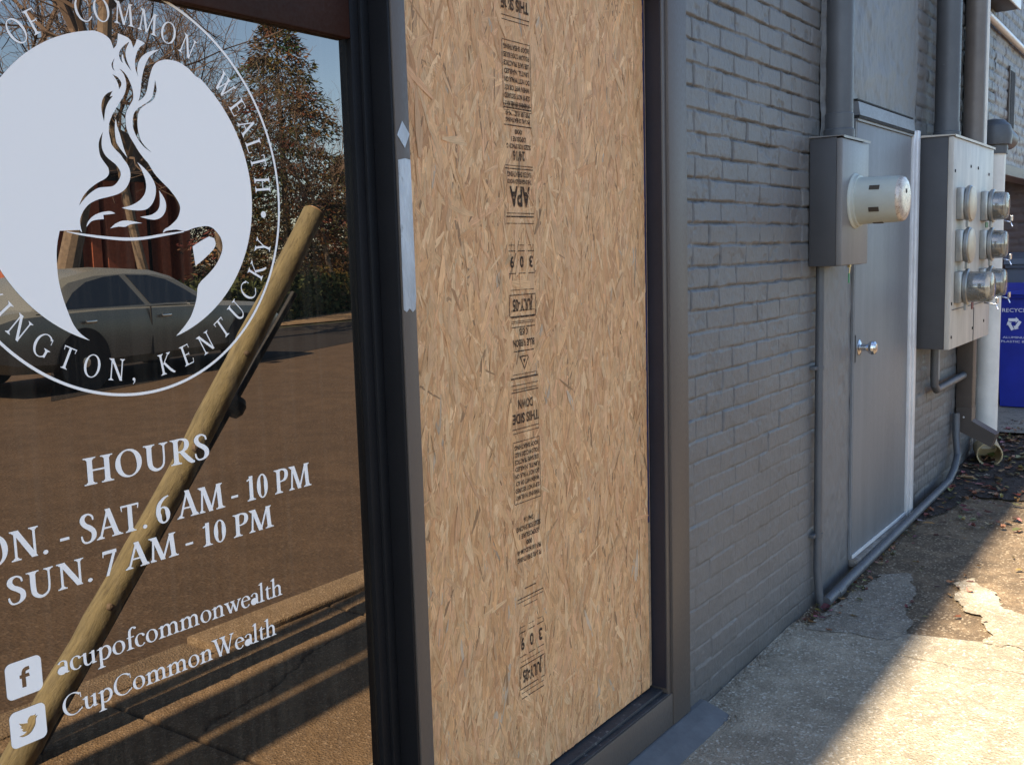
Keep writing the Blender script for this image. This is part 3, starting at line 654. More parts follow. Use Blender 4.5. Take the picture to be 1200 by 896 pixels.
def frame(mb, z0, z1, w, th=.0022, yc=2.035):
    rule(mb, z0, w, th, yc); rule(mb, z1, w, th, yc)
    for sy in (-1, 1):
        y = yc + sy * w / 2; mb.add([(XS, y - th / 2, z0 + th), (XS, y + th / 2, z0 + th), (XS, y + th / 2, z1 - th), (XS, y - th / 2, z1 - th)], [(0, 1, 2, 3)])
def stamp(fn):
    mb = MB(); fn(mb); o = mb.build('ink_stamp', 'ink', fix=False); under(board, o)
def zpx(y): return atX(612, y, XB)[2]
def s_side(yb, yt):       # "THIS SIDE / DOWN" panel, upside down
    def f(mb):
        z0, z1 = zpx(yb), zpx(yt); H = z1 - z0
        stamp_text(mb, 'THIS SIDE', z0 + H * .27, H * .26, .112); stamp_text(mb, 'DOWN', z0 + H * .66, H * .24, .062)
        rule(mb, z0, .115); rule(mb, z0 - .010, .112, .0018); rule(mb, z1, .115, .0026)
    return f
def s_date(yb, yt, txt='JULY-05'):
    def f(mb):
        z0, z1 = zpx(yb), zpx(yt); H = z1 - z0; frame(mb, z0, z1, .112, .0026); stamp_text(mb, txt, (z0 + z1) / 2, H * .55, .085)
        rule(mb, z1 + .012, .10, .0016); rule(mb, z0 - .012, .10, .0016); rule(mb, z0 - .026, .10, .0024)
    return f
def s_603(yb, yt):
    def f(mb):
        z0, z1 = zpx(yb), zpx(yt); H = z1 - z0
        for k, c in enumerate('903'):
            yc = 2.035 - (k - 1) * -.040
            stamp_text(mb, c, (z0 + z1) / 2, H * .50, .016, yc, False)
            for z in (z0, z1): rule(mb, z, .028, .0022, yc)
            rule(mb, z1 + .014, .024, .0014, yc)
    return f
def s_lines(yb, yt, rows, box=True):
    def f(mb):
        z0, z1 = zpx(yb), zpx(yt)
        if box: frame(mb, z0, z1, .115, .0018)
        step = (z1 - z0) / (len(rows) + .6)
        for k, tx in enumerate(rows): stamp_text(mb, tx, z0 + step * (k + .8), step * .62, min(.104, .0085 * len(tx)))
    return f
def s_apa(mb):
    z0, z1 = zpx(262), zpx(150)
    H = z1 - z0
    rule(mb, z0, .115, .0018); rule(mb, z0 + .016, .115, .0034); rule(mb, z0 + .024, .115, .002)
    stamp_text(mb, 'APA', z0 + .062, .046, .085)
    for k, (tx, w, h) in enumerate([('THE ENGINEERED WOOD', .10, .010), ('RATED SHEATHING', .10, .012)]): stamp_text(mb, tx, z0 + .098 + k * .017, h, w)
    rule(mb, z0 + .128, .115, .0026); rule(mb, z0 + .135, .115, .0018)
    stamp_text(mb, '24/16', z0 + .158, .022, .05); 
    for k, (tx, w) in enumerate([('SIZED FOR SPACING', .10), ('EXPOSURE 1', .06), ('000', .03)]): stamp_text(mb, tx, z0 + .180 + k * .017, .011, w)
    rule(mb, z0 + .228, .115, .0026)
    for k, (tx, w) in enumerate([('PS 2-92 SHEATHING', .10), ('PRP-108 HUD-UM-40', .10)]): stamp_text(mb, tx, z0 + .240 + k * .015, .010, w)
    rule(mb, z0 + .268, .115, .0034); rule(mb, z0 + .276, .115, .0018)
def s_ribbon(mb):
    z = zpx(428); rule(mb, z - .02, .10, .0018)
    yc = 2.035
    tri = lambda r: [(yc + r * cos(radians(a)), z + .012 + r * sin(radians(a))) for a in (90 + 180, 210 + 180, 330 + 180)]
    v, f = union_tris([(tri(.024), 1), (tri(.018), -1), (tri(.007), 1)]); o = len(mb.v)
    mb.v += [(XS, a, c) for a, c in v]; mb.f += [tuple(i + o for i in t) for t in f]
    rule(mb, z + .036, .085, .003); stamp_text(mb, 'BLUE RIBBON', z + .055, .017, .09); stamp_text(mb, 'OSB', z + .082, .017, .036)
    rule(mb, z + .104, .10, .0018); rule(mb, z + .118, .10, .0026); rule(mb, z + .134, .10, .0016)
rows1 = ['WARNING PANEL MAY', 'SLIP IF NOT SECURED', 'WHEN WET OR ICY', 'DO NOT WALK ON', 'UNTIL NAILED', 'USE SAFE PRACTICE', 'FOLLOW CODE RULES', 'ROOF SHEATHING']
for fn in (s_side(24, -28), s_lines(132, 52, rows1), s_apa, s_603(320, 294), s_date(370, 345), s_ribbon, s_side(501, 458), s_lines(588, 516, rows1), s_lines(662, 602, ['PS 2-92 SHEATHING', 'PRP-108 HUD-UM-40', '000', 'EXPOSURE 1', 'SIZED FOR SPACING', '24/16']  , False), s_603(768, 740), s_date(806, 780)): stamp(fn)
def s_rules(mb):
    for y, w, th in ((690, .05, .003), (700, .115, .0026), (704, .115, .0018), (710, .06, .0018)): rule(mb, zpx(y), w, th)
stamp(s_rules)
def s_rules2(mb):
    for y, w, th in ((442, .115, .004), (450, .115, .002), (455, .10, .002)): rule(mb, zpx(y), w, th)
stamp(s_rules2)

# tape on the mullion
def tape(name, pts, label):
    mb = MB(); P3 = [(0.0112, *p) for p in pts]; c = Vector((0, 0, 0))
    n_ = len(P3); mb.add(P3 + [(.0103, *p) for p in pts], [tuple(range(n_))] + [(i, (i + 1) % n_, n_ + (i + 1) % n_, n_ + i) for i in range(n_)])
    return tag(mb.build(name, 'tape'), label, 'tape')
tape('tape_strip', [(1.5385, 1.306), (1.547, 1.301), (1.556, 1.308), (1.565, 1.300), (1.574, 1.306), (1.5775, 1.33), (1.577, 1.45), (1.576, 1.602), (1.560, 1.604), (1.5395, 1.600), (1.5390, 1.45)], 'long strip of silver duct tape stuck down the window mullion')
tape('tape_patch', [(1.5400, 1.648), (1.5560, 1.676), (1.5765, 1.652), (1.5610, 1.624)], 'small diamond-shaped patch of silver tape above the long strip')
# ------------------------------------------------------------------ ground
def zg(y): return -.08 + .028 * min(max(0., y - 2.9), 6.2)
def zgv(Y): return -.08 + .028 * np.clip(Y - 2.9, 0, 6.2)

def ground_sheet(name, x0, x1, y0, y1, step, mat, lift=0., fn=None, poly=None):
    """walkable sheet following the gentle rise of the pavement"""
    nx = max(2, int((x1 - x0) / step) + 1); ny = max(2, int((y1 - y0) / step) + 1)
    X, Y = np.meshgrid(np.linspace(x0, x1, nx), np.linspace(y0, y1, ny), indexing='ij')
    Z = zgv(Y) + lift; D = np.zeros_like(Z)
    if fn: h, D = fn(X, Y); Z = Z + h
    me = bpy.data.meshes.new(name); co = np.stack([X, Y, Z], -1).reshape(-1, 3)
    i = np.arange(nx * ny).reshape(nx, ny); q = np.stack([i[:-1, :-1], i[1:, :-1], i[1:, 1:], i[:-1, 1:]], -1).reshape(-1, 4)
    if poly is not None:
        cx = co[q].mean(1); keep = np.zeros(len(q), bool)
        wob = .06 * (fbm(cx[:, 0] * 9, cx[:, 1] * 9, 6) - .49); px, py = cx[:, 0] + wob, cx[:, 1] + wob * 2
        n = len(poly); j = n - 1
        for k in range(n):
            xi, yi = poly[k]; xj, yj = poly[j]
            c = ((yi > py) != (yj > py)) & (px < (xj - xi) * (py - yi) / (yj - yi + 1e-12) + xi); keep ^= c; j = k
        q = q[keep]
    me.vertices.add(len(co)); me.vertices.foreach_set('co', co.ravel().astype(np.float32))
    me.loops.add(q.size); me.loops.foreach_set('vertex_index', q.ravel().astype(np.int32))
    me.polygons.add(len(q)); me.polygons.foreach_set('loop_start', (np.arange(len(q)) * 4).astype(np.int32))
    me.polygons.foreach_set('use_smooth', np.ones(len(q), bool))
    at = me.attributes.new('dirt', 'FLOAT', 'POINT'); at.data.foreach_set('value', np.clip(D, 0, 1).ravel().astype(np.float32))
    me.update(calc_edges=True); me.validate(); me.materials.append(MAT[mat]); o = bpy.data.objects.new(name, me); COL.objects.link(o)
    return struct(o)

def groove(d, w): return np.clip(1 - np.abs(d) / w, 0, 1)
def pave(X, Y):
    wob = .035 * (fbm(X * 9, Y * 9, 4) - .47)
    g = groove(Y - 1.90 + wob * .2, .012) + groove(Y - 3.00 + wob * .2, .012) * (X > 1.15)
    c1 = groove(Y - (3.60 + .12 * X) + wob * 2.2, .007) * (X > .42); c2 = groove(X - 1.22 - .25 * (Y - 2.2) + wob * 2.5, .008) * (Y < 2.9) * (Y > 1.95)
    edge = np.clip((3.81 + .20 * X + wob - Y) / .02, 0, 1)
    h = .006 * (fbm(X * 5, Y * 5, 4) - .47) + .0035 * (fbm(X * 60, Y * 60, 3) - .45)
    return h - .012 * np.clip(g, 0, 1) - .006 * np.clip(c1 + c2, 0, 1) - .014 * (1 - edge), np.clip(g + .8 * c1 + .8 * c2, 0, 1)
def rough(X, Y): return .010 * (fbm(X * 4, Y * 4, 4) - .47) + .005 * (fbm(X * 55, Y * 55, 3) - .45), 0 * X
ground_sheet('sidewalk', .0, .55, 1.0, 2.78, .0065, 'concrete', 0, pave)
ground_sheet('sidewalk', .0, 1.0, 2.78, 4.02, .0065, 'concrete', 0, pave)
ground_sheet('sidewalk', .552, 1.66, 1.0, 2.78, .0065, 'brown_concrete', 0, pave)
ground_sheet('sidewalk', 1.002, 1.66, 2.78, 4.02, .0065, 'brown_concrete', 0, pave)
ground_sheet('sidewalk', .0, 1.66, -14, 1.0, .5, 'concrete')
ground_sheet('asphalt_path', -.02, 1.66, 3.6, 7.6, .012, 'asphalt', -.010, rough)
ground_sheet('asphalt_path', -.3, 1.66, 7.58, 60, .6, 'asphalt', -.012)
ground_sheet('worn_pavement', .02, .45, 3.70, 4.62, .004, 'worn', .001, rough, [(.06, 3.72), (.44, 3.80), (.36, 4.02), (.33, 4.3), (.24, 4.52), (.14, 4.5), (.10, 4.2)])
ground_sheet('sun_streak', .34, 1.1, 3.6, 4.8, .004, 'concrete', .003, rough, [(.50, 4.62), (.44, 4.52), (.50, 4.28), (.60, 4.18), (.68, 3.94), (.80, 3.90), (1.1, 3.9), (1.1, 4.25), (.82, 4.28), (.66, 4.30), (.58, 4.50)])  # streak of sunlight on the asphalt, laid as a pale concrete sheet
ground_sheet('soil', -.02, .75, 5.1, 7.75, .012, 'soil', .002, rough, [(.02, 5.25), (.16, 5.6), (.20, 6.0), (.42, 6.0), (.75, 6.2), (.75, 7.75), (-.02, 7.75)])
ground_sheet('concrete_slab', -2.2, 1.0, 7.76, 12, .05, 'worn', .02, rough)
b = MB()
for k in range(16):
    y0 = -12 + k * 2.4; z = zg(y0 + 1.2); b.box(1.664, 1.852, y0 + .004, y0 + 2.396, -.33, z + .006, .012)
struct(b.build('kerb', 'kerb', smooth=True))
b = MB(); b.add([(-300, -300, -.235), (500, -300, -.235), (500, 700, -.235), (-300, 700, -.235)], [(0, 1, 2, 3)]); struct(b.build('ground', 'grass'))
b = MB(); b.add([(1.80, -80, -.205), (17, -80, -.205), (17, 160, -.205), (1.80, 160, -.205)], [(0, 1, 2, 3)]); struct(b.build('road', 'road'))
def mirg(px, py, z=-.2): v = ray(px, py); q = EYE + v * (z - EYE[2]) / v[2]; return (2 * XG - q[0], q[1])
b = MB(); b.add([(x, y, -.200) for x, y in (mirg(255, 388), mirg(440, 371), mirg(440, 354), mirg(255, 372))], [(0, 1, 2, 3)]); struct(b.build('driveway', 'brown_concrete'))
b = MB(); b.add([(x, y, -.2005) for x, y in (mirg(60, 470), mirg(440, 395), mirg(440, 373.5), mirg(255, 390.5), mirg(60, 425))], [(0, 1, 2, 3, 4)]); struct(b.build('shadow_strip', 'road_shadow'))  # shadow of car and trees laid on the road as a dark polygon

def leaf_pile(name, spots, seed, label):
    r = random.Random(seed); V = []; Fc = []; cl = []
    tones = [(.22, .11, .05), (.30, .17, .08), (.14, .07, .035), (.36, .24, .13), (.18, .10, .06), (.10, .05, .03), (.40, .27, .17)]
    for x, y, z, s in spots:
        a = r.uniform(0, 6.3); tx, ty = r.gauss(0, .35), r.gauss(0, .35); n = 7; o = len(V); w = r.uniform(.3, .65); cu = r.uniform(.0, .6)
        pts = []
        for k in range(n * 2):
            th = pi * k / n; rr = s * (1 + .22 * (-1) ** k * r.random()); u, v = rr * cos(th), rr * sin(th) * w
            pts.append((x + u * cos(a) - v * sin(a), y + u * sin(a) + v * cos(a), z + .003 + abs(u * tx + v * ty) + cu * abs(v)))
        V += pts + [(x, y, z + .004 + r.uniform(0, .3) * s * .3)]; c = [q * r.uniform(.45, .95) for q in r.choice(tones)]
        Fc += [(o + k, o + (k + 1) % (2 * n), o + 2 * n) for k in range(2 * n)]; cl += [(*c, 1)] * (2 * n + 1)
    me = bpy.data.meshes.new(name); me.from_pydata(V, [], Fc); ca = me.color_attributes.new('Col', 'FLOAT_COLOR', 'POINT'); ca.data.foreach_set('color', np.array(cl, np.float32).ravel())
    me.materials.append(MAT['leaf']); o = bpy.data.objects.new(name, me); COL.objects.link(o); return stuff(o, label, 'leaves')
r = random.Random(4); sp = []
for i in range(1900):
    y = r.uniform(5.3, 8.2); x = r.uniform(.03, .95); d = .15 + .8 * (y - 5.2) / 2.5
    if r.random() < d * (1.1 - .7 * x): sp.append((x, y, zg(y) + .004, r.uniform(.010, .034)))
for i in range(230):
    y = r.uniform(3.75, 5.6); sp.append((.03 + abs(r.gauss(0, .05)), y, zg(y) + .002, r.uniform(.006, .020)))
for i in range(45):
    y = r.uniform(3.9, 5.6); sp.append((r.uniform(.08, .8), y, zg(y) - .002, r.uniform(.008, .022)))
leaf_pile('leaf_litter', sp, 8, 'brown dead leaves littering the ground along the far end of the wall')
t_leaf = leaf_pile('dead_leaf', [(.075, 3.93, zg(3.93) + .012, .034)], 3, ''); del t_leaf['kind']; tag(t_leaf, 'single curled brown dead leaf lying where the thin conduit meets the ground', 'leaf')
# grit along the foot of the wall
r = random.Random(9); b = MB()
for i in range(420):
    y = r.uniform(2.86, 4.0) if r.random() < .6 else r.uniform(4.0, 6.6); x = .008 + abs(r.gauss(0, .028)) + (.085 if y < 2.95 else .02 * max(0, 3.2 - y)); s = r.uniform(.002, .0065)
    z = zg(y) + s * .3; o = [(x + s * r.uniform(.6, 1.2) * dx, y + s * r.uniform(.6, 1.4) * dy, z + s * .7 * dz) for dx, dy, dz in ((1, 0, 0), (-1, 0, 0), (0, 1, 0), (0, -1, 0), (0, 0, 1), (0, 0, -1))]
    b.add(o, [(0, 2, 4), (2, 1, 4), (1, 3, 4), (3, 0, 4), (2, 0, 5), (1, 2, 5), (3, 1, 5), (0, 3, 5)])
stuff(b.build('gravel', 'worn'), 'loose grit along the foot of the painted wall', 'gravel')

# ------------------------------------------------------------------ the painted wall
wall = thing('brick_wall', 'long blue-grey painted brick wall with rendered patch around the door', 'wall', (0, 4, 0))
def kidp(o): return under(wall, o)
b = MB()
b.box(-.5, -.124, -14, 7.44, -.2, 6.7); b.box(-.5, -.124, 7.44, 14, 1.93, 6.7); b.box(-.5, -.126, -30, -3.5, -.2, 9.1)  # unseen wall raised behind the camera to set where its ground shadow ends
b.box(-.124, -.002, -14, -.9, -.2, 6.68); b.box(-.124, -.002, -.9, 2.835, 2.26, 6.68); b.box(-.124, -.02, 2.836, 7.43, -.2, 6.68)
kidp(b.build('wall_core', 'brick'))
def dep_near(Y, Z): return .0012 + .0036 * np.clip((Z - .55) / 1.2, 0, 1) * (.4 + 1.0 * fbm(Y * 3 + 5, Z * 3, 3))
kidp(heightsheet('brickwork', 2.8355, 4.036, -.16, 3.0, .0030, brick_fn(dep_near, 2, joint=.008), 'brick'))
def stucco_fn(Y, Z):
    h = .022 * (fbm(Y * 8, Z * 7, 5) - .47) * np.clip((Z - 1.7) / .4, .15, 1) + .0075 * (fbm(Y * 40, Z * 22, 4) - .47)
    k = np.clip(1 - np.abs(Y - 4.052 - .012 * (fbm(Z * 9, Z * 3, 3) - .5)) / .022, 0, 1)
    h = h + .03 * k * np.clip((Z - 1.65) / .25, 0, 1) * (.4 + .9 * fbm(Y * 60, Z * 30, 3)) + .012 * k * np.clip((1.7 - Z) / .4, 0, 1)
    cr = np.exp(-((Z - 2.42 - .22 * (Y - 4.2) + .10 * (fbm(Y * 6, Y * 2, 3) - .5)) / .008) ** 2) * (Y > 4.3)
    e = np.clip(1 - np.abs(Y - 4.034) / .006, 0, 1)
    return h - .006 * cr - .01 * e + .003, np.clip(.9 * cr * (fbm(Y * 20, Z * 20, 3) > .4) + .9 * e * (fbm(Y * 9, Z * 7, 3) > .42) + .3 * k * (fbm(Y * 70, Z * 40, 3) > .55), 0, 1)
kidp(heightsheet('render_patch', 4.030, 5.47, -.14, 3.3, .007, stucco_fn, 'stucco'))
kidp(heightsheet('brickwork', 5.471, 7.45, -.12, 3.4, .010, brick_fn(lambda Y, Z: .003 + .004 * np.clip((Z - 1.5), 0, 1), 7), 'brick'))
kidp(heightsheet('brickwork', 7.452, 11.5, 1.94, 4.6, .014, brick_fn(lambda Y, Z: .008 + 0 * Y, 9, joint=.013), 'far_brick'))
b = MB(); b.box(-.14, .006, 7.455, 11.5, 1.86, 1.938, .004); kidp(b.build('lintel', 'downspout'))
# recess at the far end where the bins stand
alc = thing('bin_recess', 'dark unpainted brick recess under the lintel behind the bins', 'recess', (-.4, 9.8, 0))
under(alc, heightsheet('brickwork', -1.6, 1.4, -.1, 1.92, .014, brick_fn(lambda Y, Z: .007 + 0 * Y, 4), 'dark_brick', 9.9, None, 'y'))
b = MB(); b.box(-1.75, -1.62, 7.3, 9.9, -.1, 1.92); under(alc, b.build('back_wall', 'dark_brick'))
b = MB(); b.box(-1.6, -.13, 7.3, 7.44, -.1, 1.92); under(alc, b.build('side_wall', 'dark_brick'))

# ------------------------------------------------------------------ steel door
door = thing('steel_door', 'blue-grey flush steel door with round knob in the painted wall', 'door', (0, 4.9, 0))
b = MB(); b.box(.004, .016, 4.462, 5.335, .035, 1.928, .002); leaf = under(door, b.build('door_leaf', 'door', smooth=True))
b = MB(); b.prism([(.004, 1.952), (.030, 1.952), (.022, 2.008), (.004, 2.012)], 'y', 4.452, 5.345); b.box(.004, .0235, 4.448, 5.338, 1.9285, 1.938); under(door, b.build('header', 'trim_grey'))
b = MB(); b.box(.0, .0285, 4.448, 5.34, 1.9385, 1.9515); b.box(.004, .020, 4.448, 5.345, 2.0125, 2.019); under(door, b.build('header_gap', 'dark'))
b = MB(); b.box(.004, .030, 5.340, 5.374, -.02, 1.955, .003); b.box(.004, .022, 5.3765, 5.382, -.02, 1.955); b.box(.004, .036, 5.385, 5.432, -.02, 1.962, .004); under(door, b.build('jamb_trim', 'trim', smooth=True))
b = MB(); b.box(.004, .014, 4.449, 4.4595, .02, 1.93); under(door, b.build('jamb_trim', 'trim_grey'))
b = MB(); b.box(.004, .045, 4.455, 5.338, -.015, .022, .003); th = under(door, b.build('threshold', 'rust', smooth=True))
b = MB(); b.box(.017, .024, 4.457, 5.336, .024, .040, .001); under(door, b.build('sweep', 'trim'))
b = MB(); b.lathe((.016, 4.525, .962), (1, 0, 0), [(0, .034), (.004, .034), (.008, .028), (.012, .016), (.034, .014), (.040, .018), (.048, .027), (.060, .031), (.070, .028), (.077, .018), (.079, .004)], 28)
kn = under(door, b.build('knob', 'chrome', smooth=True))
b = MB(); b.box(.0165, .0185, 4.468, 4.474, .90, 1.02); under(door, b.build('latch_plate', 'dark'))

# ------------------------------------------------------------------ electricity fittings
def straps(b, x, y, zs, r):
    for z in zs: b.lathe((x, y, z - .008), (0, 0, 1), [(0, r + .003), (.016, r + .003)], 16); b.box(.0, x, y - r - .028, y + r + .028, z - .007, z + .007, .001)
box1 = thing('meter_box', 'single grey meter box with a cream canister sticking out, left of the door', 'meter box', (.06, 4.07, 1.33))
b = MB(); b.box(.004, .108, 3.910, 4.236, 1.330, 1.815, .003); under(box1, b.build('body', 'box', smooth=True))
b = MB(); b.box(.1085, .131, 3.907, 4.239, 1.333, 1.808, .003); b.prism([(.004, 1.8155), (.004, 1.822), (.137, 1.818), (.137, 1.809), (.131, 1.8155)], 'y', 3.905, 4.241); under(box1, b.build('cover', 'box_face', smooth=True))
b = MB(); b.lathe((.131, 4.070, 1.578), (1, 0, 0), [(0, .106), (.004, .106), (.010, .100), (.020, .098), (.022, .092)], 40); under(box1, b.build('ring', 'canister', smooth=True))
b = MB(); b.lathe((.152, 4.070, 1.578), (1, 0, 0), [(0, .0905), (.01, .0905), (.14, .0865), (.150, .0855)], 40); can = under(box1, b.build('canister', 'canister', smooth=True))
b = MB(); b.lathe((.302, 4.070, 1.578), (1, 0, 0), [(0, .0856), (.006, .0850), (.014, .081), (.019, .073), (.022, .050), (.0225, .005)], 40); cap = under(box1, b.build('end_cap', 'canister_end', smooth=True))
b = MB()
for k in range(3):
    a = radians(205 + 55 * (k - 1)); y, z = 4.070 + .0885 * cos(a), 1.578 + .0885 * sin(a); ty, tz = -sin(a), cos(a); ny, nz = cos(a), sin(a)
    vs = []
    for dx in (.205, .243):
        for t_ in (-.009, .009):
            for q in (-.004, .0018): vs.append((dx, y + ty * t_ + ny * q, z + tz * t_ + nz * q))
    b = MB(); b.add(vs, [(0, 1, 3, 2), (4, 6, 7, 5), (0, 4, 5, 1), (2, 3, 7, 6), (0, 2, 6, 4), (1, 5, 7, 3)]); sub(can, b.build('slot', 'slot'))
b = MB(); b.lathe((.3246, 4.063, 1.606), (1, 0, 0), [(0, .009), (.0006, .009)], 14); sub(cap, b.build('hole', 'dark'))
b = MB(); b.tube([(.120, 4.035, 1.332), (.124, 4.036, 1.318), (.122, 4.034, 1.300)], .003, 8); b.box(.116, .128, 4.028, 4.042, 1.322, 1.334, .002); seal = b.build('hasp', 'brass'); under(box1, seal)
b = MB(); b.box(.119, .1225, 4.029, 4.041, 1.262, 1.300, .001); under(box1, b.build('seal_tag', 'green'))
# conduits
p = thing('riser_pipe', 'thick grey painted riser pipe rising from the single meter box', 'pipe', (.062, 4.075, 1.82))
b = MB(); b.tube([(.062, 4.075, 1.823), (.062, 4.075, 4.5)], .052, 32); under(p, b.build('pipe', 'pipe', smooth=True))
b = MB(); b.lathe((.062, 4.075, 1.824), (0, 0, 1), [(0, .060), (.03, .060), (.034, .0555), (.09, .0555), (.093, .053)], 32); under(p, b.build('coupling', 'pipe', smooth=True))
p = thing('thin_conduit', 'thin painted conduit running down from the single meter box to the ground', 'conduit', (.024, 3.985, 0))
zb = zg(3.98); b = MB(); b.tube([(.024, 3.985, 1.33), (.024, 3.985, zb + .16), (.030, 3.985, zb + .06), (.045, 3.99, zb - .02)], .0165, 18); under(p, b.build('pipe', 'pipe', smooth=True))
for q in (.93, .25): b = MB(); straps(b, .024, 3.985, (q,), .0165); under(p, b.build('strap', 'pipe', smooth=True))
P0 = atX(968, 704, .062); P1 = atX(1112, 549, .062)
p = thing('ground_conduit', 'grey conduit lying along the foot of the wall past the door', 'conduit', (.062, 4.0, zg(4)))
r_ = .0205; pts = [(.062, P0[1], zg(P0[1]) + r_ + .004), (.062, 4.9, zg(4.9) + r_ + .012), (.062, P1[1], zg(P1[1]) + r_ + .02), (.060, 6.25, zg(6.3) + .075), (.055, 6.36, zg(6.3) + .14), (.035, 6.40, .26), (.03, 6.41, .40)]
b = MB(); b.tube(pts, r_, 18); under(p, b.build('pipe', 'pipe', smooth=True))
b = MB(); b.lathe((pts[0][0], pts[0][1] + .12, zg(pts[0][1]) + r_ + .0045), (0, 1, .028), [(0, .0245), (.07, .0245)], 18); under(p, b.build('coupling', 'pipe', smooth=True))

panel = thing('meter_cabinet', 'large pale metal cabinet carrying two columns of electricity meters', 'meter cabinet', (.09, 5.96, .865))
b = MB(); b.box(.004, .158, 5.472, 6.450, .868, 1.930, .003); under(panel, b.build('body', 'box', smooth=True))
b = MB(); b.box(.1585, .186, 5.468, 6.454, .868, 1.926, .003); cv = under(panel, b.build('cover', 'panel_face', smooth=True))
b = MB(); b.prism([(.004, 1.931), (.004, 1.942), (.194, 1.936), (.194, 1.924), (.187, 1.931)], 'y', 5.464, 6.458); under(panel, b.build('top_flange', 'panel_face'))
b = MB(); b.box(.1865, .189, 6.02, 6.026, .87, 1.05); b.box(.1865, .1885, 5.50, 6.43, 1.066, 1.070); under(panel, b.build('seam', 'box'))
for y, z in ((5.86, 1.80), (6.04, 1.80), (6.33, 1.78), (5.50, 1.76), (5.49, 1.10), (5.50, .93), (6.0, .94), (6.30, .96), (6.40, 1.30)): b = MB(); b.lathe((.186, y, z), (1, 0, 0), [(0, .009), (.003, .008), (.004, .003)], 10); under(panel, b.build('screw', 'dark'))
b = MB(); b.box(.1866, .1895, 5.955, 6.005, 1.045, 1.095, .001); under(panel, b.build('warning_tag', 'red'))
for q in ((5.885, 5.93, 1.33, 1.45), (6.27, 6.34, 1.485, 1.515)): b = MB(); b.box(.1866, .1885, *q); under(panel, b.build('sticker', 'green'))
for ci, y in enumerate((5.625, 6.215)):
    for ri, z in enumerate((1.60, 1.39, 1.18)):
        b = MB(); b.box(.1865, .222, y - .088, y + .088, z - .080, z + .080, .006); sk = under(panel, b.build('socket', 'ring', smooth=True))
        b = MB(); b.lathe((.2222, y, z), (1, 0, 0), [(0, .088), (.004, .092), (.018, .092), (.022, .087)], 36); rg = b.build('ring', 'ring', smooth=True)
        sub(sk, rg)
        b = MB()
        if ci == 0 and ri < 2:
            b.lathe((.2445, y, z), (1, 0, 0), [(0, .086), (.004, .086), (.007, .080), (.008, .010)], 36); d = b.build('blank_disc', 'disc', smooth=True)
        else:
            L = .112 if ci == 0 else .068
            b.lathe((.2445, y, z), (1, 0, 0), [(0, .079), (L - .02, .075), (L - .006, .070), (L, .058), (L + .002, .005)], 36); d = b.build('meter', 'meter_glass', smooth=True)
            b = MB(); b.lathe((.2447, y, z), (1, 0, 0), [(0, .070), (L * .45, .066), (L * .46, .052), (L * .72, .050)], 30); e = b.build('register', 'meter_body', smooth=True); sub(sk, e)
            b = MB(); b.lathe((.2450 + L * .725, y, z), (1, 0, 0), [(0, .060), (.0015, .059)], 30); e = b.build('dial', 'disc', smooth=True); sub(sk, e)
            b = MB(); b.tube([(.25 + L * .5, y + .03, z - .082), (.25 + L, y + .035, z - .09), (.262 + L, y + .03, z - .115)], .004, 8); b.box(.252 + L, .262 + L, y + .01, y + .045, z - .085, z - .055, .002)
            e = b.build('seal', 'chrome'); sub(sk, e)
        sub(sk, d)
        b = MB(); b.box(.2225, .236, y - .035, y + .005, z - .118, z - .081, .002); e = b.build('latch', 'ring'); sub(sk, e)

p = thing('riser_pipe', 'thick grey painted riser pipe at the near corner of the meter cabinet', 'pipe', (.088, 5.74, 1.94))
b = MB(); b.tube([(.088, 5.74, 1.943), (.088, 5.74, 4.6)], .060, 32); under(p, b.build('pipe', 'pipe', smooth=True))
b = MB(); b.lathe((.088, 5.74, 1.943), (0, 0, 1), [(0, .068), (.03, .068), (.034, .063), (.08, .063)], 32); under(p, b.build('coupling', 'pipe', smooth=True))
p = thing('thin_riser', 'slim galvanised pipe between the two thick risers above the cabinet', 'pipe', (.05, 5.98, 1.94))
b = MB(); b.tube([(.06, 5.95, 1.943), (.06, 5.95, 4.6)], .020, 18); b.tube([(.05, 6.03, 2.37), (.05, 6.03, 4.6)], .011, 12); under(p, b.build('pipe', 'pipe_light', smooth=True))
b = MB(); straps(b, .05, 6.03, (2.36,), .012); under(p, b.build('strap', 'pipe', smooth=True))
p = thing('brown_riser', 'brown riser pipe with sunlit edge above the far end of the cabinet', 'pipe', (.11, 6.27, 1.94))
b = MB(); b.tube([(.112, 6.27, 1.943), (.112, 6.27, 4.7)], .055, 32); under(p, b.build('pipe', 'riser_brown', smooth=True))
b = MB(); b.tube([(.150, 6.305, 1.943), (.150, 6.305, 4.7)], .024, 20); under(p, b.build('sunlit_rim', 'pvc', smooth=True))  # pale tube put in as the sunlit rim of the brown pipe
# loop of conduit under the cabinet
p = thing('bent_conduit', 'short grey conduit bending under the meter cabinet', 'conduit', (.04, 5.75, .6))
b = MB(); b.tube([(.05, 5.76, .867), (.05, 5.76, .70), (.05, 5.775, .645), (.05, 5.82, .615), (.05, 5.90, .615), (.05, 6.48, .62)], .021, 16); under(p, b.build('pipe', 'pipe', smooth=True))
b = MB(); b.tube([(.035, 5.90, .867), (.035, 5.90, .66)], .012, 12); under(p, b.build('stub', 'pipe_light', smooth=True))
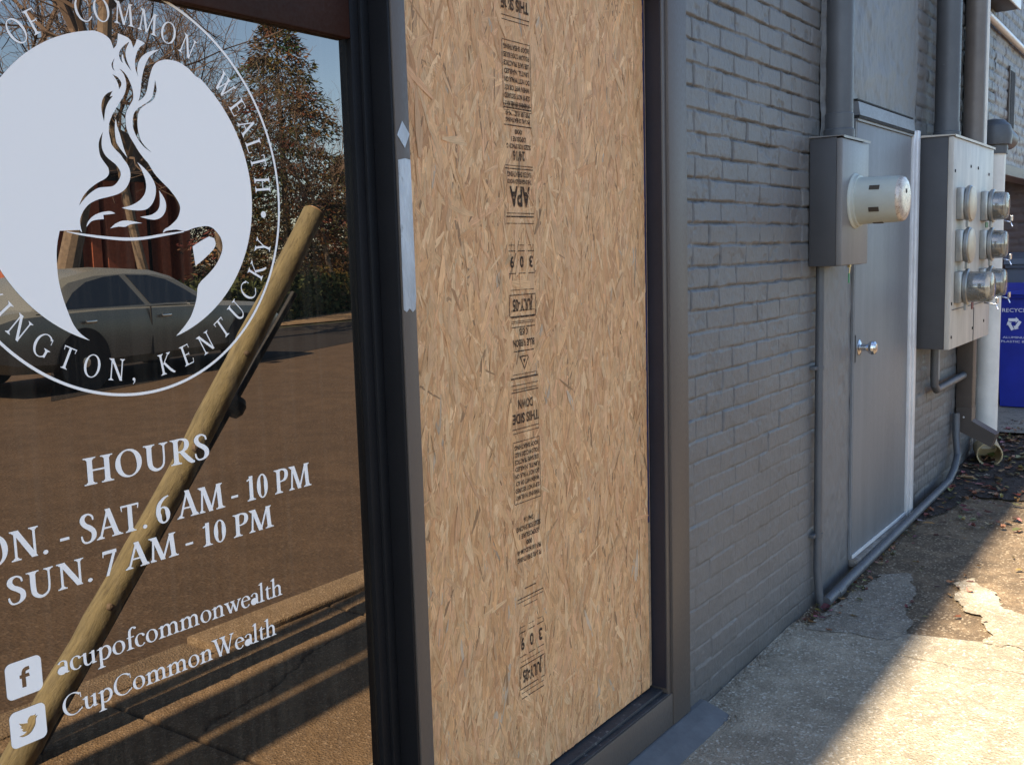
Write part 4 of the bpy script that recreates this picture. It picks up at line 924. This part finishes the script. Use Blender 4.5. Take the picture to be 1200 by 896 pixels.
# downspout
p = thing('downspout', 'brown rectangular downspout with kicked-out foot under the cabinet', 'downspout', (.05, 6.56, 0))
b = MB(); b.box(.006, .098, 6.50, 6.60, .29, 4.6, .006)
under(p, b.build('pipe', 'downspout', smooth=True))
b = MB(); b.prism([(.012, .42), (.012, .30), (.03, .278), (.210, .195), (.235, .270), (.099, .345), (.099, .42)], 'y', 6.496, 6.604); under(p, b.build('foot', 'downspout'))
b = MB(); b.lathe((.055, 6.4955, .365), (0, -1, 0), [(0, .006), (.003, .005)], 10); under(p, b.build('rivet', 'trim'))
# white drain pipe with tan elbow
p = thing('drain_pipe', 'white plastic drain pipe beside the brown downspout ending in a tan elbow', 'drain pipe', (.085, 7.0, 0))
b = MB(); b.tube([(.085, 7.0, .10), (.085, 7.0, 2.0)], .068, 32); under(p, b.build('pipe', 'pvc', smooth=True))
b = MB(); b.tube([(.05, 6.93, 1.955), (.055, 6.94, 1.958)], .01, 8); b.lathe((.085, 7.0, 1.94), (0, 0, 1), [(0, .080), (.05, .080), (.055, .098), (.12, .105), (.17, .092), (.205, .055), (.215, .01)], 32); b.tube([(.085, 7.0, 2.05), (.11, 7.12, 2.05), (.12, 7.26, 2.04)], [.07, .068, .06], 24); under(p, b.build('cap', 'pipe', smooth=True))
def hollow(b, o, ax, L, ro, ri, n=36):
    o = Vector(o); a = Vector(ax).normalized(); u = a.orthogonal().normalized(); w = a.cross(u); base = len(b.v)
    for d, rr in ((L, ro), (0, ro), (-.004, (ro + ri) / 2), (0, ri), (L, ri)):
        b.v += [tuple(o + a * d + (u * cos(2 * pi * j / n) + w * sin(2 * pi * j / n)) * rr) for j in range(n)]
    for i in range(4):
        for j in range(n): b.f.append((base + i * n + j, base + i * n + (j + 1) % n, base + (i + 1) * n + (j + 1) % n, base + (i + 1) * n + j))
    b.f.append(tuple(base + 4 * n + j for j in range(n)))
b = MB(); zc = zg(6.9) + .058; hollow(b, (.150, 6.80, zc), (-.30, 1, .05), .22, .076, .067); under(p, b.build('elbow', 'pvc_tan', smooth=True))

# far end of the wall
p = thing('junction_box', 'pale metal box high on the far brick wall', 'junction box', (.05, 7.25, 2.86))
b = MB(); b.box(-.004, .13, 7.02, 7.42, 2.87, 3.25, .004); under(p, b.build('body', 'box', smooth=True))
b = MB(); b.box(.1305, .142, 7.01, 7.43, 2.866, 3.255, .003); under(p, b.build('cover', 'trim', smooth=True))
b = MB(); b.tube([(.028, 7.0, 2.785), (.028, 8.3, 2.75), (.028, 11.3, 2.74)], .022, 16); straps(b, .028, 7.9, (), .02); tag(b.build('level_conduit', 'trim', smooth=True), 'pale conduit running level along the far brick wall', 'conduit')
p = thing('narrow_window', 'narrow dark upright window slot in the far brick wall', 'window', (0, 7.98, 2.2))
b = MB(); b.box(-.004, .010, 7.90, 8.10, 2.16, 2.60, .003); under(p, b.build('frame', 'downspout'))
b = MB(); b.box(.0102, .0125, 7.925, 8.075, 2.19, 2.57); under(p, b.build('pane', 'dark'))

# ------------------------------------------------------------------ bins
def bin_(name, label, mat, x0, y0, w, d, h, z0, printed):
    t = thing(name, label, 'recycling bin' if printed else 'bin', (x0 + w / 2, y0 + d / 2, z0))
    b = MB(); k = .045
    vs = []
    for z, s_ in ((z0, k), (z0 + h * .5, k * .45), (z0 + h * .93, 0)):
        vs += [(x0 + s_, y0 + s_ * .5, z), (x0 + w - s_, y0 + s_ * .5, z), (x0 + w - s_, y0 + d - s_, z), (x0 + s_, y0 + d - s_, z)]
    fs = [(0, 1, 2, 3), (8, 9, 10, 11)] + [(4 * i + j, 4 * i + (j + 1) % 4, 4 * i + 4 + (j + 1) % 4, 4 * i + 4 + j) for i in range(2) for j in range(4)]
    b.add(vs, fs); under(t, b.build('body', mat))
    b = MB(); b.box(x0 - .012, x0 + w + .012, y0 - .02, y0 + d + .01, z0 + h * .915, z0 + h * .945, .006); under(t, b.build('rim', mat, smooth=True))
    b = MB(); b.prism([(y0 - .035, z0 + h * .946), (y0 + d + .03, z0 + h * .946), (y0 + d + .02, z0 + h), (y0 + d * .5, z0 + h * 1.03), (y0 - .02, z0 + h * .985)], 'x', x0 - .02, x0 + w + .02); under(t, b.build('lid', mat))
    for s_ in (x0 - .015, x0 + w - .03):
        b = MB(); b.lathe((s_, y0 + d * .45 - .10, z0 + .13), (1, 0, 0), [(0, .13), (.045, .13)], 28); under(t, b.build('wheel', 'rubber', smooth=True))
    if printed:
        yf = y0 - .003; xc = x0 + w / 2
        def wr(mb, txt, z, hgt, wd, cx=xc):
            vs, fs = font_mesh(txt, hgt / .72, wd); mb.add([(cx + v[0], yf + .018 * (0), z + v[1]) for v in vs], fs)
        mb = MB(); zt = z0 + h * .80
        wr(mb, 'RECYCLABLES ONLY', zt, .030, .44, x0 + .265)
        under(t, mb.build('print', 'white_print', fix=False)); mb = MB(); lg_ = mb
        for q in range(3):
            a = radians(90 + 120 * q); cx_, cz_ = x0 + .13, zt - .09
            pts = [(u * .72, v * .72) for u, v in ((-.055, -.002), (.018, -.002), (.018, -.018), (.05, .014), (.018, .046), (.018, .030), (-.055, .030))]
            rot = lambda u, v: (cx_ + (u) * cos(a - pi / 2) - (v + .019) * sin(a - pi / 2), cz_ + u * sin(a - pi / 2) + (v + .019) * cos(a - pi / 2))
            P_ = [rot(*u) for u in pts]; mb.add([(u, yf, v) for u, v in P_], [(0, 1, 5, 6), (2, 3, 4)])
        under(t, mb.build('recycling_logo', 'white_print', fix=False)); mb = MB()
        for k_, (tx, w_) in enumerate((('ALUMINUM CANS  GLASS', .40), ('PLASTIC BOTTLES  PAPER', .42))): mb = MB(); wr(mb, tx, zt - .205 - .032 * k_, .017, w_, x0 + .255); under(t, mb.build('print', 'white_print', fix=False))
    return t
bin_('recycling_bin', 'blue wheeled recycling bin with white recycling print at the far end', 'blue_bin', -.18, 8.72, .62, .72, .93, zg(9) + .022, True)
bin_('wheeled_bin', 'dull grey wheeled bin standing behind the blue recycling bin', 'grey_bin', -.24, 9.50 - .02, .62, .38, 1.16, zg(9) + .022, False)
# ------------------------------------------------------------------ across the street (seen in the window)
def mir(px, py, X): p = atX(px, py, 2 * XG - X); return Vector((X, p[1], p[2]))

lg = thing('leaning_pole', 'thick weathered round timber pole leaning up across the reflection', 'pole', (1.45, 1.6, -.08))
top = mir(368, 250, 1.45); mid = mir(190, 595, 1.45); d = (top - mid).normalized(); d2 = (mid - mir(72, 800, 1.45)).normalized(); bot = mid - d2 * ((mid.z + .09) / d2.z)
b = MB(); n = 22; pts = [bot.lerp(mid, i / 11) if i < 11 else mid.lerp(top, (i - 11) / (n - 11)) for i in range(n + 1)]; pts = [(pts[max(i - 2, 0)] + pts[max(i - 1, 0)] + pts[i] + pts[min(i + 1, n)] + pts[min(i + 2, n)]) / 5 if 2 < i < n - 2 else pts[i] for i in range(n + 1)]; pts = [pts[i] + Vector((0, .002 * sin(i * 1.7), .0025 * sin(i * .9))) for i in range(n + 1)]
b.tube(pts, [.048 - .005 * i / n + .0015 * sin(i * 2.3) for i in range(n + 1)], 28); under(lg, b.build('shaft', 'log', smooth=True))
e = MB(); e.lathe(top + d * .0005, d, [(0, .042), (.008, .038), (.014, .02)], 24); under(lg, e.build('end_grain', 'log_end', smooth=True))
e = MB()
for k, (s_, r_) in enumerate(((.25, .012), (.52, .016), (.70, .010))):
    e = MB(); q = bot + (top - bot) * s_; e.lathe(q + Vector((-.041, 0, 0)), (-1, .2, .1), [(0, r_), (.012, r_ * .8), (.016, .002)], 10); under(lg, e.build('knot', 'bark', smooth=True))
rd = thing('added_rod', 'thin dark rod with a clamp running beside the leaning pole', 'rod', (1.52, 1.8, -.08))  # rod and clamp added to stand for a dark line beside the pole
off = Vector((.06, .12, -.07)); b = MB(); b.tube([bot + off * .4 + Vector((0, 0, -.02)), bot + (top - bot) * .86 + off], .014, 10); under(rd, b.build('shaft', 'rubber', smooth=True))
q = bot + (top - bot) * .62 + off; b = MB(); b.lathe(q - d * .03, d, [(0, .03), (.02, .042), (.05, .042), (.07, .03)], 14); under(rd, b.build('clamp', 'rubber', smooth=True))

# ---- saloon car parked parallel to the kerb
CX, CY, CZ = 11.15, 7.55, -.204                 # rear wheel centre on the near side; the car points along +Y
car = thing('parked_car', 'grey-green four-door saloon parked along the street, seen in the window', 'car', (CX + .8, CY + 1.5, CZ))
def cp(l, w, z): return (CX + w, CY + l, CZ + z)      # l along the car from the rear axle, w across from the near side, z up
b = MB(); ST = [(-1.30, .42, .78, .10), (-1.24, .34, .90, .03), (-.95, .28, .97, .01), (-.4, .25, .99, 0), (.3, .24, 1.0, 0), (1.2, .24, .985, 0), (2.1, .24, .965, 0), (2.6, .25, .94, 0), (3.3, .27, .90, .01), (3.75, .30, .84, .04), (3.95, .36, .74, .12)]
WD = 1.86; rings = []
for l, z0, z1, ins in ST:
    w0, w1 = ins, WD - ins; zm = z0 + (z1 - z0) * .55
    rings.append([cp(l, w0 + .10, z0), cp(l, w0 + .01, z0 + .10), cp(l, w0 - .03, zm), cp(l, w0 + .02, z1 - .06), cp(l, w0 + .12, z1), cp(l, WD / 2, z1 + .03), cp(l, w1 - .12, z1), cp(l, w1 - .02, z1 - .06), cp(l, w1 + .03, zm), cp(l, w1 - .01, z0 + .10), cp(l, w1 - .10, z0)])
m_ = len(rings[0]); vs = [p_ for r__ in rings for p_ in r__]; fs = []
for i in range(len(rings) - 1):
    for j in range(m_): fs.append((i * m_ + j, i * m_ + (j + 1) % m_, (i + 1) * m_ + (j + 1) % m_, (i + 1) * m_ + j))
fs += [tuple(range(m_)), tuple((len(rings) - 1) * m_ + j for j in range(m_))]
b.add(vs, fs); under(car, b.build('body', 'car', smooth=True))
b = MB(); RT = [(-.62, .97, .97, .10), (-.30, .97, 1.20, .17), (.02, .97, 1.36, .24), (.45, .97, 1.43, .27), (1.0, .97, 1.445, .28), (1.5, .97, 1.42, .27), (1.85, .96, 1.33, .24), (2.2, .95, 1.14, .17), (2.52, .945, .955, .10)]
rings = [[cp(l, .05, z0 - .02), cp(l, .05 + (ins - .05) * .85, z1 - .07), cp(l, ins + .07, z1 - .01), cp(l, WD / 2, z1 + .025), cp(l, WD - ins - .07, z1 - .01), cp(l, WD - .05 - (ins - .05) * .85, z1 - .07), cp(l, WD - .05, z0 - .02)] for l, z0, z1, ins in RT]
m_ = 7; vs = [p_ for r__ in rings for p_ in r__]; fs = [(i * m_ + j, i * m_ + j + 1, (i + 1) * m_ + j + 1, (i + 1) * m_ + j) for i in range(len(rings) - 1) for j in range(m_ - 1)]
b.add(vs, fs); under(car, b.build('cabin', 'car', smooth=True))
def side_w(l, z):   # a little proud of the leaning cabin side
    zs = [(-.62, .97), (-.30, 1.20), (.02, 1.36), (.45, 1.43), (1.0, 1.445), (1.5, 1.42), (1.85, 1.33), (2.2, 1.14), (2.52, .955)]; ins = [r__[3] for r__ in RT]
    for k in range(len(zs) - 1):
        if zs[k][0] <= l <= zs[k + 1][0]:
            t_ = (l - zs[k][0]) / (zs[k + 1][0] - zs[k][0]); zt = zs[k][1] * (1 - t_) + zs[k + 1][1] * t_; im = ins[k] * (1 - t_) + ins[k + 1] * t_; break
    zb_ = .95; f = max(0, min(1, (z - zb_) / max(.02, (zt - .07) - zb_))); return .05 + (im - .05) * .85 * f
for near in (1, 0):
    for nm, poly in (('rear_window', [(-.22, .985), (.02, 1.17), (.28, 1.29), (.60, 1.345), (.86, 1.36), (1.10, .985)]), ('front_window', [(1.20, .985), (.97, 1.36), (1.35, 1.345), (1.66, 1.28), (1.95, 1.14), (2.20, .975)])):
        b = MB(); P_ = [cp(l, (side_w(l, z) - .006) if near else WD - side_w(l, z) + .006, z) for l, z in poly]; c = sum((Vector(q) for q in P_), Vector()) / len(P_)
        b.add(P_ + [tuple(c)], [(i, (i + 1) % len(P_), len(P_)) for i in range(len(P_))]); under(car, b.build(nm, 'car_glass'))
    w_ = -.045 if near else WD + .045
    for l in (.02, 1.30):
        b = MB(); b.box(CX + w_ - .015, CX + w_ + .02, CY + l, CY + l + .17, CZ + .80, CZ + .835, .008); under(car, b.build('door_handle', 'chrome', smooth=True))
    b = MB(); b.box(CX + (w_ - .16 if near else w_ - .02), CX + (w_ + .02 if near else w_ + .16), CY + 2.10, CY + 2.22, CZ + .95, CZ + 1.10, .03); under(car, b.build('wing_mirror', 'chrome', smooth=True))
    b = MB(); b.box(CX + (w_ + .025 if near else w_ - .045), CX + (w_ + .045 if near else w_ - .025), CY + 1.13, CY + 1.145, CZ + .32, CZ + .95); under(car, b.build('door_gap', 'rubber'))
    for l in (0, 2.98):
        ax = (-1, 0, 0) if near else (1, 0, 0); wc = .20 if near else WD - .20
        b = MB(); b.lathe(cp(l, wc, .335), ax, [(0, .30), (.0, .335), (.20, .335), (.215, .31), (.216, .22)], 32); wh = under(car, b.build('tyre', 'rubber', smooth=True))
        b = MB(); b.lathe(cp(l, -.0165 if near else WD + .0165, .335), ax, [(0, .215), (.004, .21), (.006, .15), (.014, .06), (.016, .01)], 28); rm = b.build('rim', 'chrome', smooth=True); sub(wh, rm)
        b = MB(); b.lathe(cp(l, -.0225 if near else WD + .0225, .36), ax, [(0, .395), (.008, .39)], 36); under(car, b.build('wheel_arch', 'rubber'))
for q in ((CX + .12, CX + .5, CY + 3.90, CY + 3.975, CZ + .55, CZ + .68, .02), (CX + WD - .5, CX + WD - .12, CY + 3.90, CY + 3.975, CZ + .55, CZ + .68, .02)): b = MB(); b.box(*q); under(car, b.build('headlight', 'lamp_glass', smooth=True))
for q in ((CX + .10, CX + .45, CY - 1.315, CY - 1.25, CZ + .58, CZ + .74, .01), (CX + WD - .45, CX + WD - .10, CY - 1.315, CY - 1.25, CZ + .58, CZ + .74, .01)): b = MB(); b.box(*q); under(car, b.build('tail_light', 'red', smooth=True))

car.rotation_euler = (0, 0, -radians(10)); car.scale = (1.06, 1.06, 1.09)
# ---- plants
def tubes3(b, p0, p1, r0, r1, n=4):
    d = p1 - p0
    if d.length < 1e-5: return
    d.normalize(); u = d.orthogonal().normalized(); w = d.cross(u); o = len(b.v)
    for p_, r_ in ((p0, r0), (p1, r1)): b.v += [tuple(p_ + (u * cos(2 * pi * j / n) + w * sin(2 * pi * j / n)) * r_) for j in range(n)]
    b.f += [(o + j, o + (j + 1) % n, o + n + (j + 1) % n, o + n + j) for j in range(n)]
def bare_tree(seed, H, spread, label, loc, trunk_r, first=.28, group=None):
    r = random.Random(seed); T = MB(); K = MB()
    def grow(p, d, L, rad, lv):
        n = 4 if lv < 2 else 3; q = p
        for i in range(n):
            d2 = (d + Vector((r.gauss(0, .10), r.gauss(0, .10), r.gauss(0.02, .06))) * (1 + .5 * lv)).normalized(); q2 = q + d2 * (L / n)
            ra, rb = rad * (1 - .45 * i / n), rad * (1 - .45 * (i + 1) / n)
            tubes3(T if lv == 0 else K, q, q2, ra, rb, 10 if lv == 0 else 5 if lv < 2 else 3)
            if lv < 4 and (lv > 0 or i >= n * first):
                for _ in range(2 if lv in (0,) else (2 if r.random() < .75 else 1)):
                    a = r.uniform(.45, 1.1); ax = d2.orthogonal().normalized(); ax.rotate(Matrix.Rotation(r.uniform(0, 6.28), 3, d2)); nd = d2.copy(); nd.rotate(Matrix.Rotation(a, 3, ax)); nd.z += .12; nd.normalize()
                    grow(q2, nd, L * r.uniform(.45, .68) * (spread if lv == 0 else 1), rb * .62, lv + 1)
            q, d = q2, d2
        if lv < 4: grow(q, d, L * .6, rad * .5, lv + 1)
    grow(Vector((0, 0, 0)), Vector((0, 0, 1)), H * .5, trunk_r, 0)
    t = thing('bare_tree', label, 'tree', loc, group)
    o = T.build('trunk', 'bark', t, True, False); o2 = K.build('crown', 'twig', t, False, False); return t
def conifer(seed, H, R, label, loc, tones, group=None):
    r = random.Random(seed); t = thing('spruce_tree', label, 'tree', loc, group); T = MB(); T.tube([(0, 0, -.1), (0, 0, H * .5), (0, 0, H)], [.16, .09, .01], 8); T.build('trunk', 'bark', t)
    V = []; F_ = []; cl = []
    for i in range(int(46 * H)):
        f = r.random() ** .8; z = H * (.06 + .93 * f); L = R * (1 - f) ** .75 * r.uniform(.55, 1.1) + .12; a = r.uniform(0, 6.283)
        if r.random() < .12: continue
        c = [q * r.uniform(.55, 1.35) for q in r.choice(tones)]
        for s_ in range(int(14 + 34 * L)):
            u = L * r.random() ** .6; dz = -.25 * u * u / L + .08 * r.gauss(0, 1); an = a + r.gauss(0, .20)
            p_ = Vector((u * cos(an), u * sin(an), z + dz)); w = r.uniform(.025, .075); l2 = r.uniform(.10, .26); dd = Vector((cos(an + r.gauss(0, .9)), sin(an + r.gauss(0, .9)), r.gauss(-.25, .5))).normalized(); sd = dd.orthogonal().normalized(); sd.rotate(Matrix.Rotation(r.uniform(0, 6.28), 3, dd)); o = len(V)
            V += [tuple(p_), tuple(p_ + dd * l2 * .5 + sd * w * .5), tuple(p_ + dd * l2), tuple(p_ + dd * l2 * .5 - sd * w * .5)]; F_.append((o, o + 1, o + 2, o + 3)); k = r.uniform(.7, 1.2); cl += [(*[q * k for q in c], 1)] * 4
    me = bpy.data.meshes.new('crown'); me.from_pydata(V, [], F_); ca = me.color_attributes.new('Col', 'FLOAT_COLOR', 'POINT'); ca.data.foreach_set('color', np.array(cl, np.float32).ravel()); me.materials.append(MAT['needles']); o = bpy.data.objects.new('crown', me); COL.objects.link(o); o.parent = t; return t
def leafy(name, cat_, label, loc, size, N, tones, seed, leaf=.09):
    r = random.Random(seed); V = []; F_ = []; cl = []
    for i in range(N):
        x, y, z = r.uniform(-1, 1), r.uniform(-1, 1), r.random()
        bulge = 1 - .25 * abs(sin(x * 9 + seed)) * z
        p_ = Vector((x * size[0] / 2, y * size[1] / 2 * bulge, z * size[2] * (.9 + .12 * sin(x * size[0] * 4 + y * 5)))); dd = Vector((r.gauss(0, 1), r.gauss(0, 1), r.gauss(0, 1))).normalized(); sd = dd.orthogonal().normalized(); o = len(V); L = leaf * r.uniform(.6, 1.5)
        V += [tuple(p_ - dd * L), tuple(p_ + sd * L * .5), tuple(p_ + dd * L), tuple(p_ - sd * L * .5)]; F_.append((o, o + 1, o + 2, o + 3)); k = r.uniform(.6, 1.4); cl += [(*[q * k for q in r.choice(tones)], 1)] * 4
    me = bpy.data.meshes.new(name); me.from_pydata(V, [], F_); ca = me.color_attributes.new('Col', 'FLOAT_COLOR', 'POINT'); ca.data.foreach_set('color', np.array(cl, np.float32).ravel()); me.materials.append(MAT['needles']); o = bpy.data.objects.new(name, me); o.location = loc; COL.objects.link(o); return tag(o, label, cat_)
GREEN = [(.035, .05, .015), (.05, .062, .018), (.065, .07, .022)]; BROWN = [(.13, .075, .03), (.10, .07, .025), (.17, .10, .042), (.07, .055, .02)]
SX = 24.
pt = mir(338, 300, SX); conifer(3, 9.6, 4.0, 'tall brownish evergreen spruce, right of the circle in the window', (SX, pt.y, -.22), BROWN + BROWN + GREEN[:1])
for sd_, (px, X, H, R, lab) in enumerate(((262, 28, 6.8, 3.6, 'shorter rusty brown evergreen, left of the tall spruce'), (408, 27, 5.6, 3.4, 'low brown evergreen thicket at the right edge of the window'))):
    pt = mir(px, 300, X); conifer(20 + sd_, H, R, lab, (X, pt.y, -.22), BROWN)
for sd_, (px, X, H, tr, lab) in enumerate(((62, 15.6, 12.5, .21, 'bare tree with thick lit trunk at the top left of the window'), (165, 21, 10, .15, 'bare wide-branched tree behind the steam of the emblem'), (262, 20, 9, .12, 'slender bare tree left of the spruce'), (392, 22, 7.5, .10, 'small bare tree by the right edge of the window'), (10, 23, 11, .16, 'bare tree at the far left edge of the window'), (120, 31, 9, .13, 'bare tree standing close behind the brick house'))):
    pt = mir(px, 300, X); bare_tree(40 + sd_, H, 1.0, lab, (X, pt.y, -.22), tr)
# hedge, in front of the house
h0 = mir(95, 345, 16.4); h1 = mir(450, 345, 20.5)
for k, (px, X, w, lab) in enumerate(((150, 16.8, 4.2, 'clipped green hedge behind the roof of the car'), (262, 18.6, 5.2, 'clipped green hedge above the bonnet of the car'), (385, 20.8, 7.0, 'clipped green hedge right of the leaning pole'))):
    pt = mir(px, 345, X); o = leafy('hedge', 'hedge', lab, (X + .6, pt.y, -.23), (w, 1.3, 1.20), 5200, GREEN, 60 + k); o.rotation_euler = (0, 0, radians(68))
# brick house with porch piers
HX = 26.; a0 = mir(40, 300, HX); a1 = mir(232, 300, HX); Y0, Y1 = a0.y, a1.y
hs = thing('brick_house', 'red brick house with tall piers and dark openings behind the car', 'house', (HX + 3, (Y0 + Y1) / 2, -.2))
b = MB(); b.box(HX + 1.2, HX + 8, Y0, Y1, -.2, 4.1); under(hs, b.build('wall', 'house_brick'))
b = MB(); b.prism([(Y0 - .4, 4.1), (Y1 + .4, 4.1), ((Y0 + Y1) / 2, 5.4)], 'x', HX - .3, HX + 8.3); under(hs, b.build('roof', 'roof'))
for k in range(7):
    y = Y0 + (Y1 - Y0) * (k + .5) / 7; w = .9 if k == 3 else .32
    b = MB(); b.box(HX, HX + .5, y - w / 2, y + w / 2, -.2, 3.9, .01); under(hs, b.build('pier', 'house_brick'))
b = MB(); b.box(HX - .1, HX + 1.2, Y0, Y1, 3.9, 4.1); under(hs, b.build('porch_beam', 'dark'))
for k in range(6):
    y = Y0 + (Y1 - Y0) * (k + 1) / 7
    b = MB(); b.box(HX + 1.16, HX + 1.19, y - .42, y + .42, .7, 3.3); wf = under(hs, b.build('window', 'dark'))
    b = MB(); b.box(HX + 1.13, HX + 1.155, y - .03, y + .03, .7, 3.3); m2 = b.build('mullion', 'cream'); sub(wf, m2)
# unseen posts added behind the camera only to cast shadow stripes on the pavement
for x, w, lab in ((1.36, .085, 'slim upright wooden post beside the kerb'), (1.04, .22, 'squared grey wooden post on the pavement, nearer the kerb'), (.80, .20, 'squared grey wooden post on the pavement, nearer the wall')):
    p = thing('shadow_post', lab, 'post', (x, -1.3, -.08)); b = MB(); b.box(x - w / 2, x + w / 2, -1.3 - w / 2, -1.3 + w / 2, -.1, 4.4, .01); under(p, b.build('shaft', 'wood', smooth=True))
    b = MB(); b.box(x - w / 2 - .02, x + w / 2 + .02, -1.3 - w / 2 - .02, -1.3 + w / 2 + .02, 4.401, 4.44, .005); under(p, b.build('cap', 'wood'))
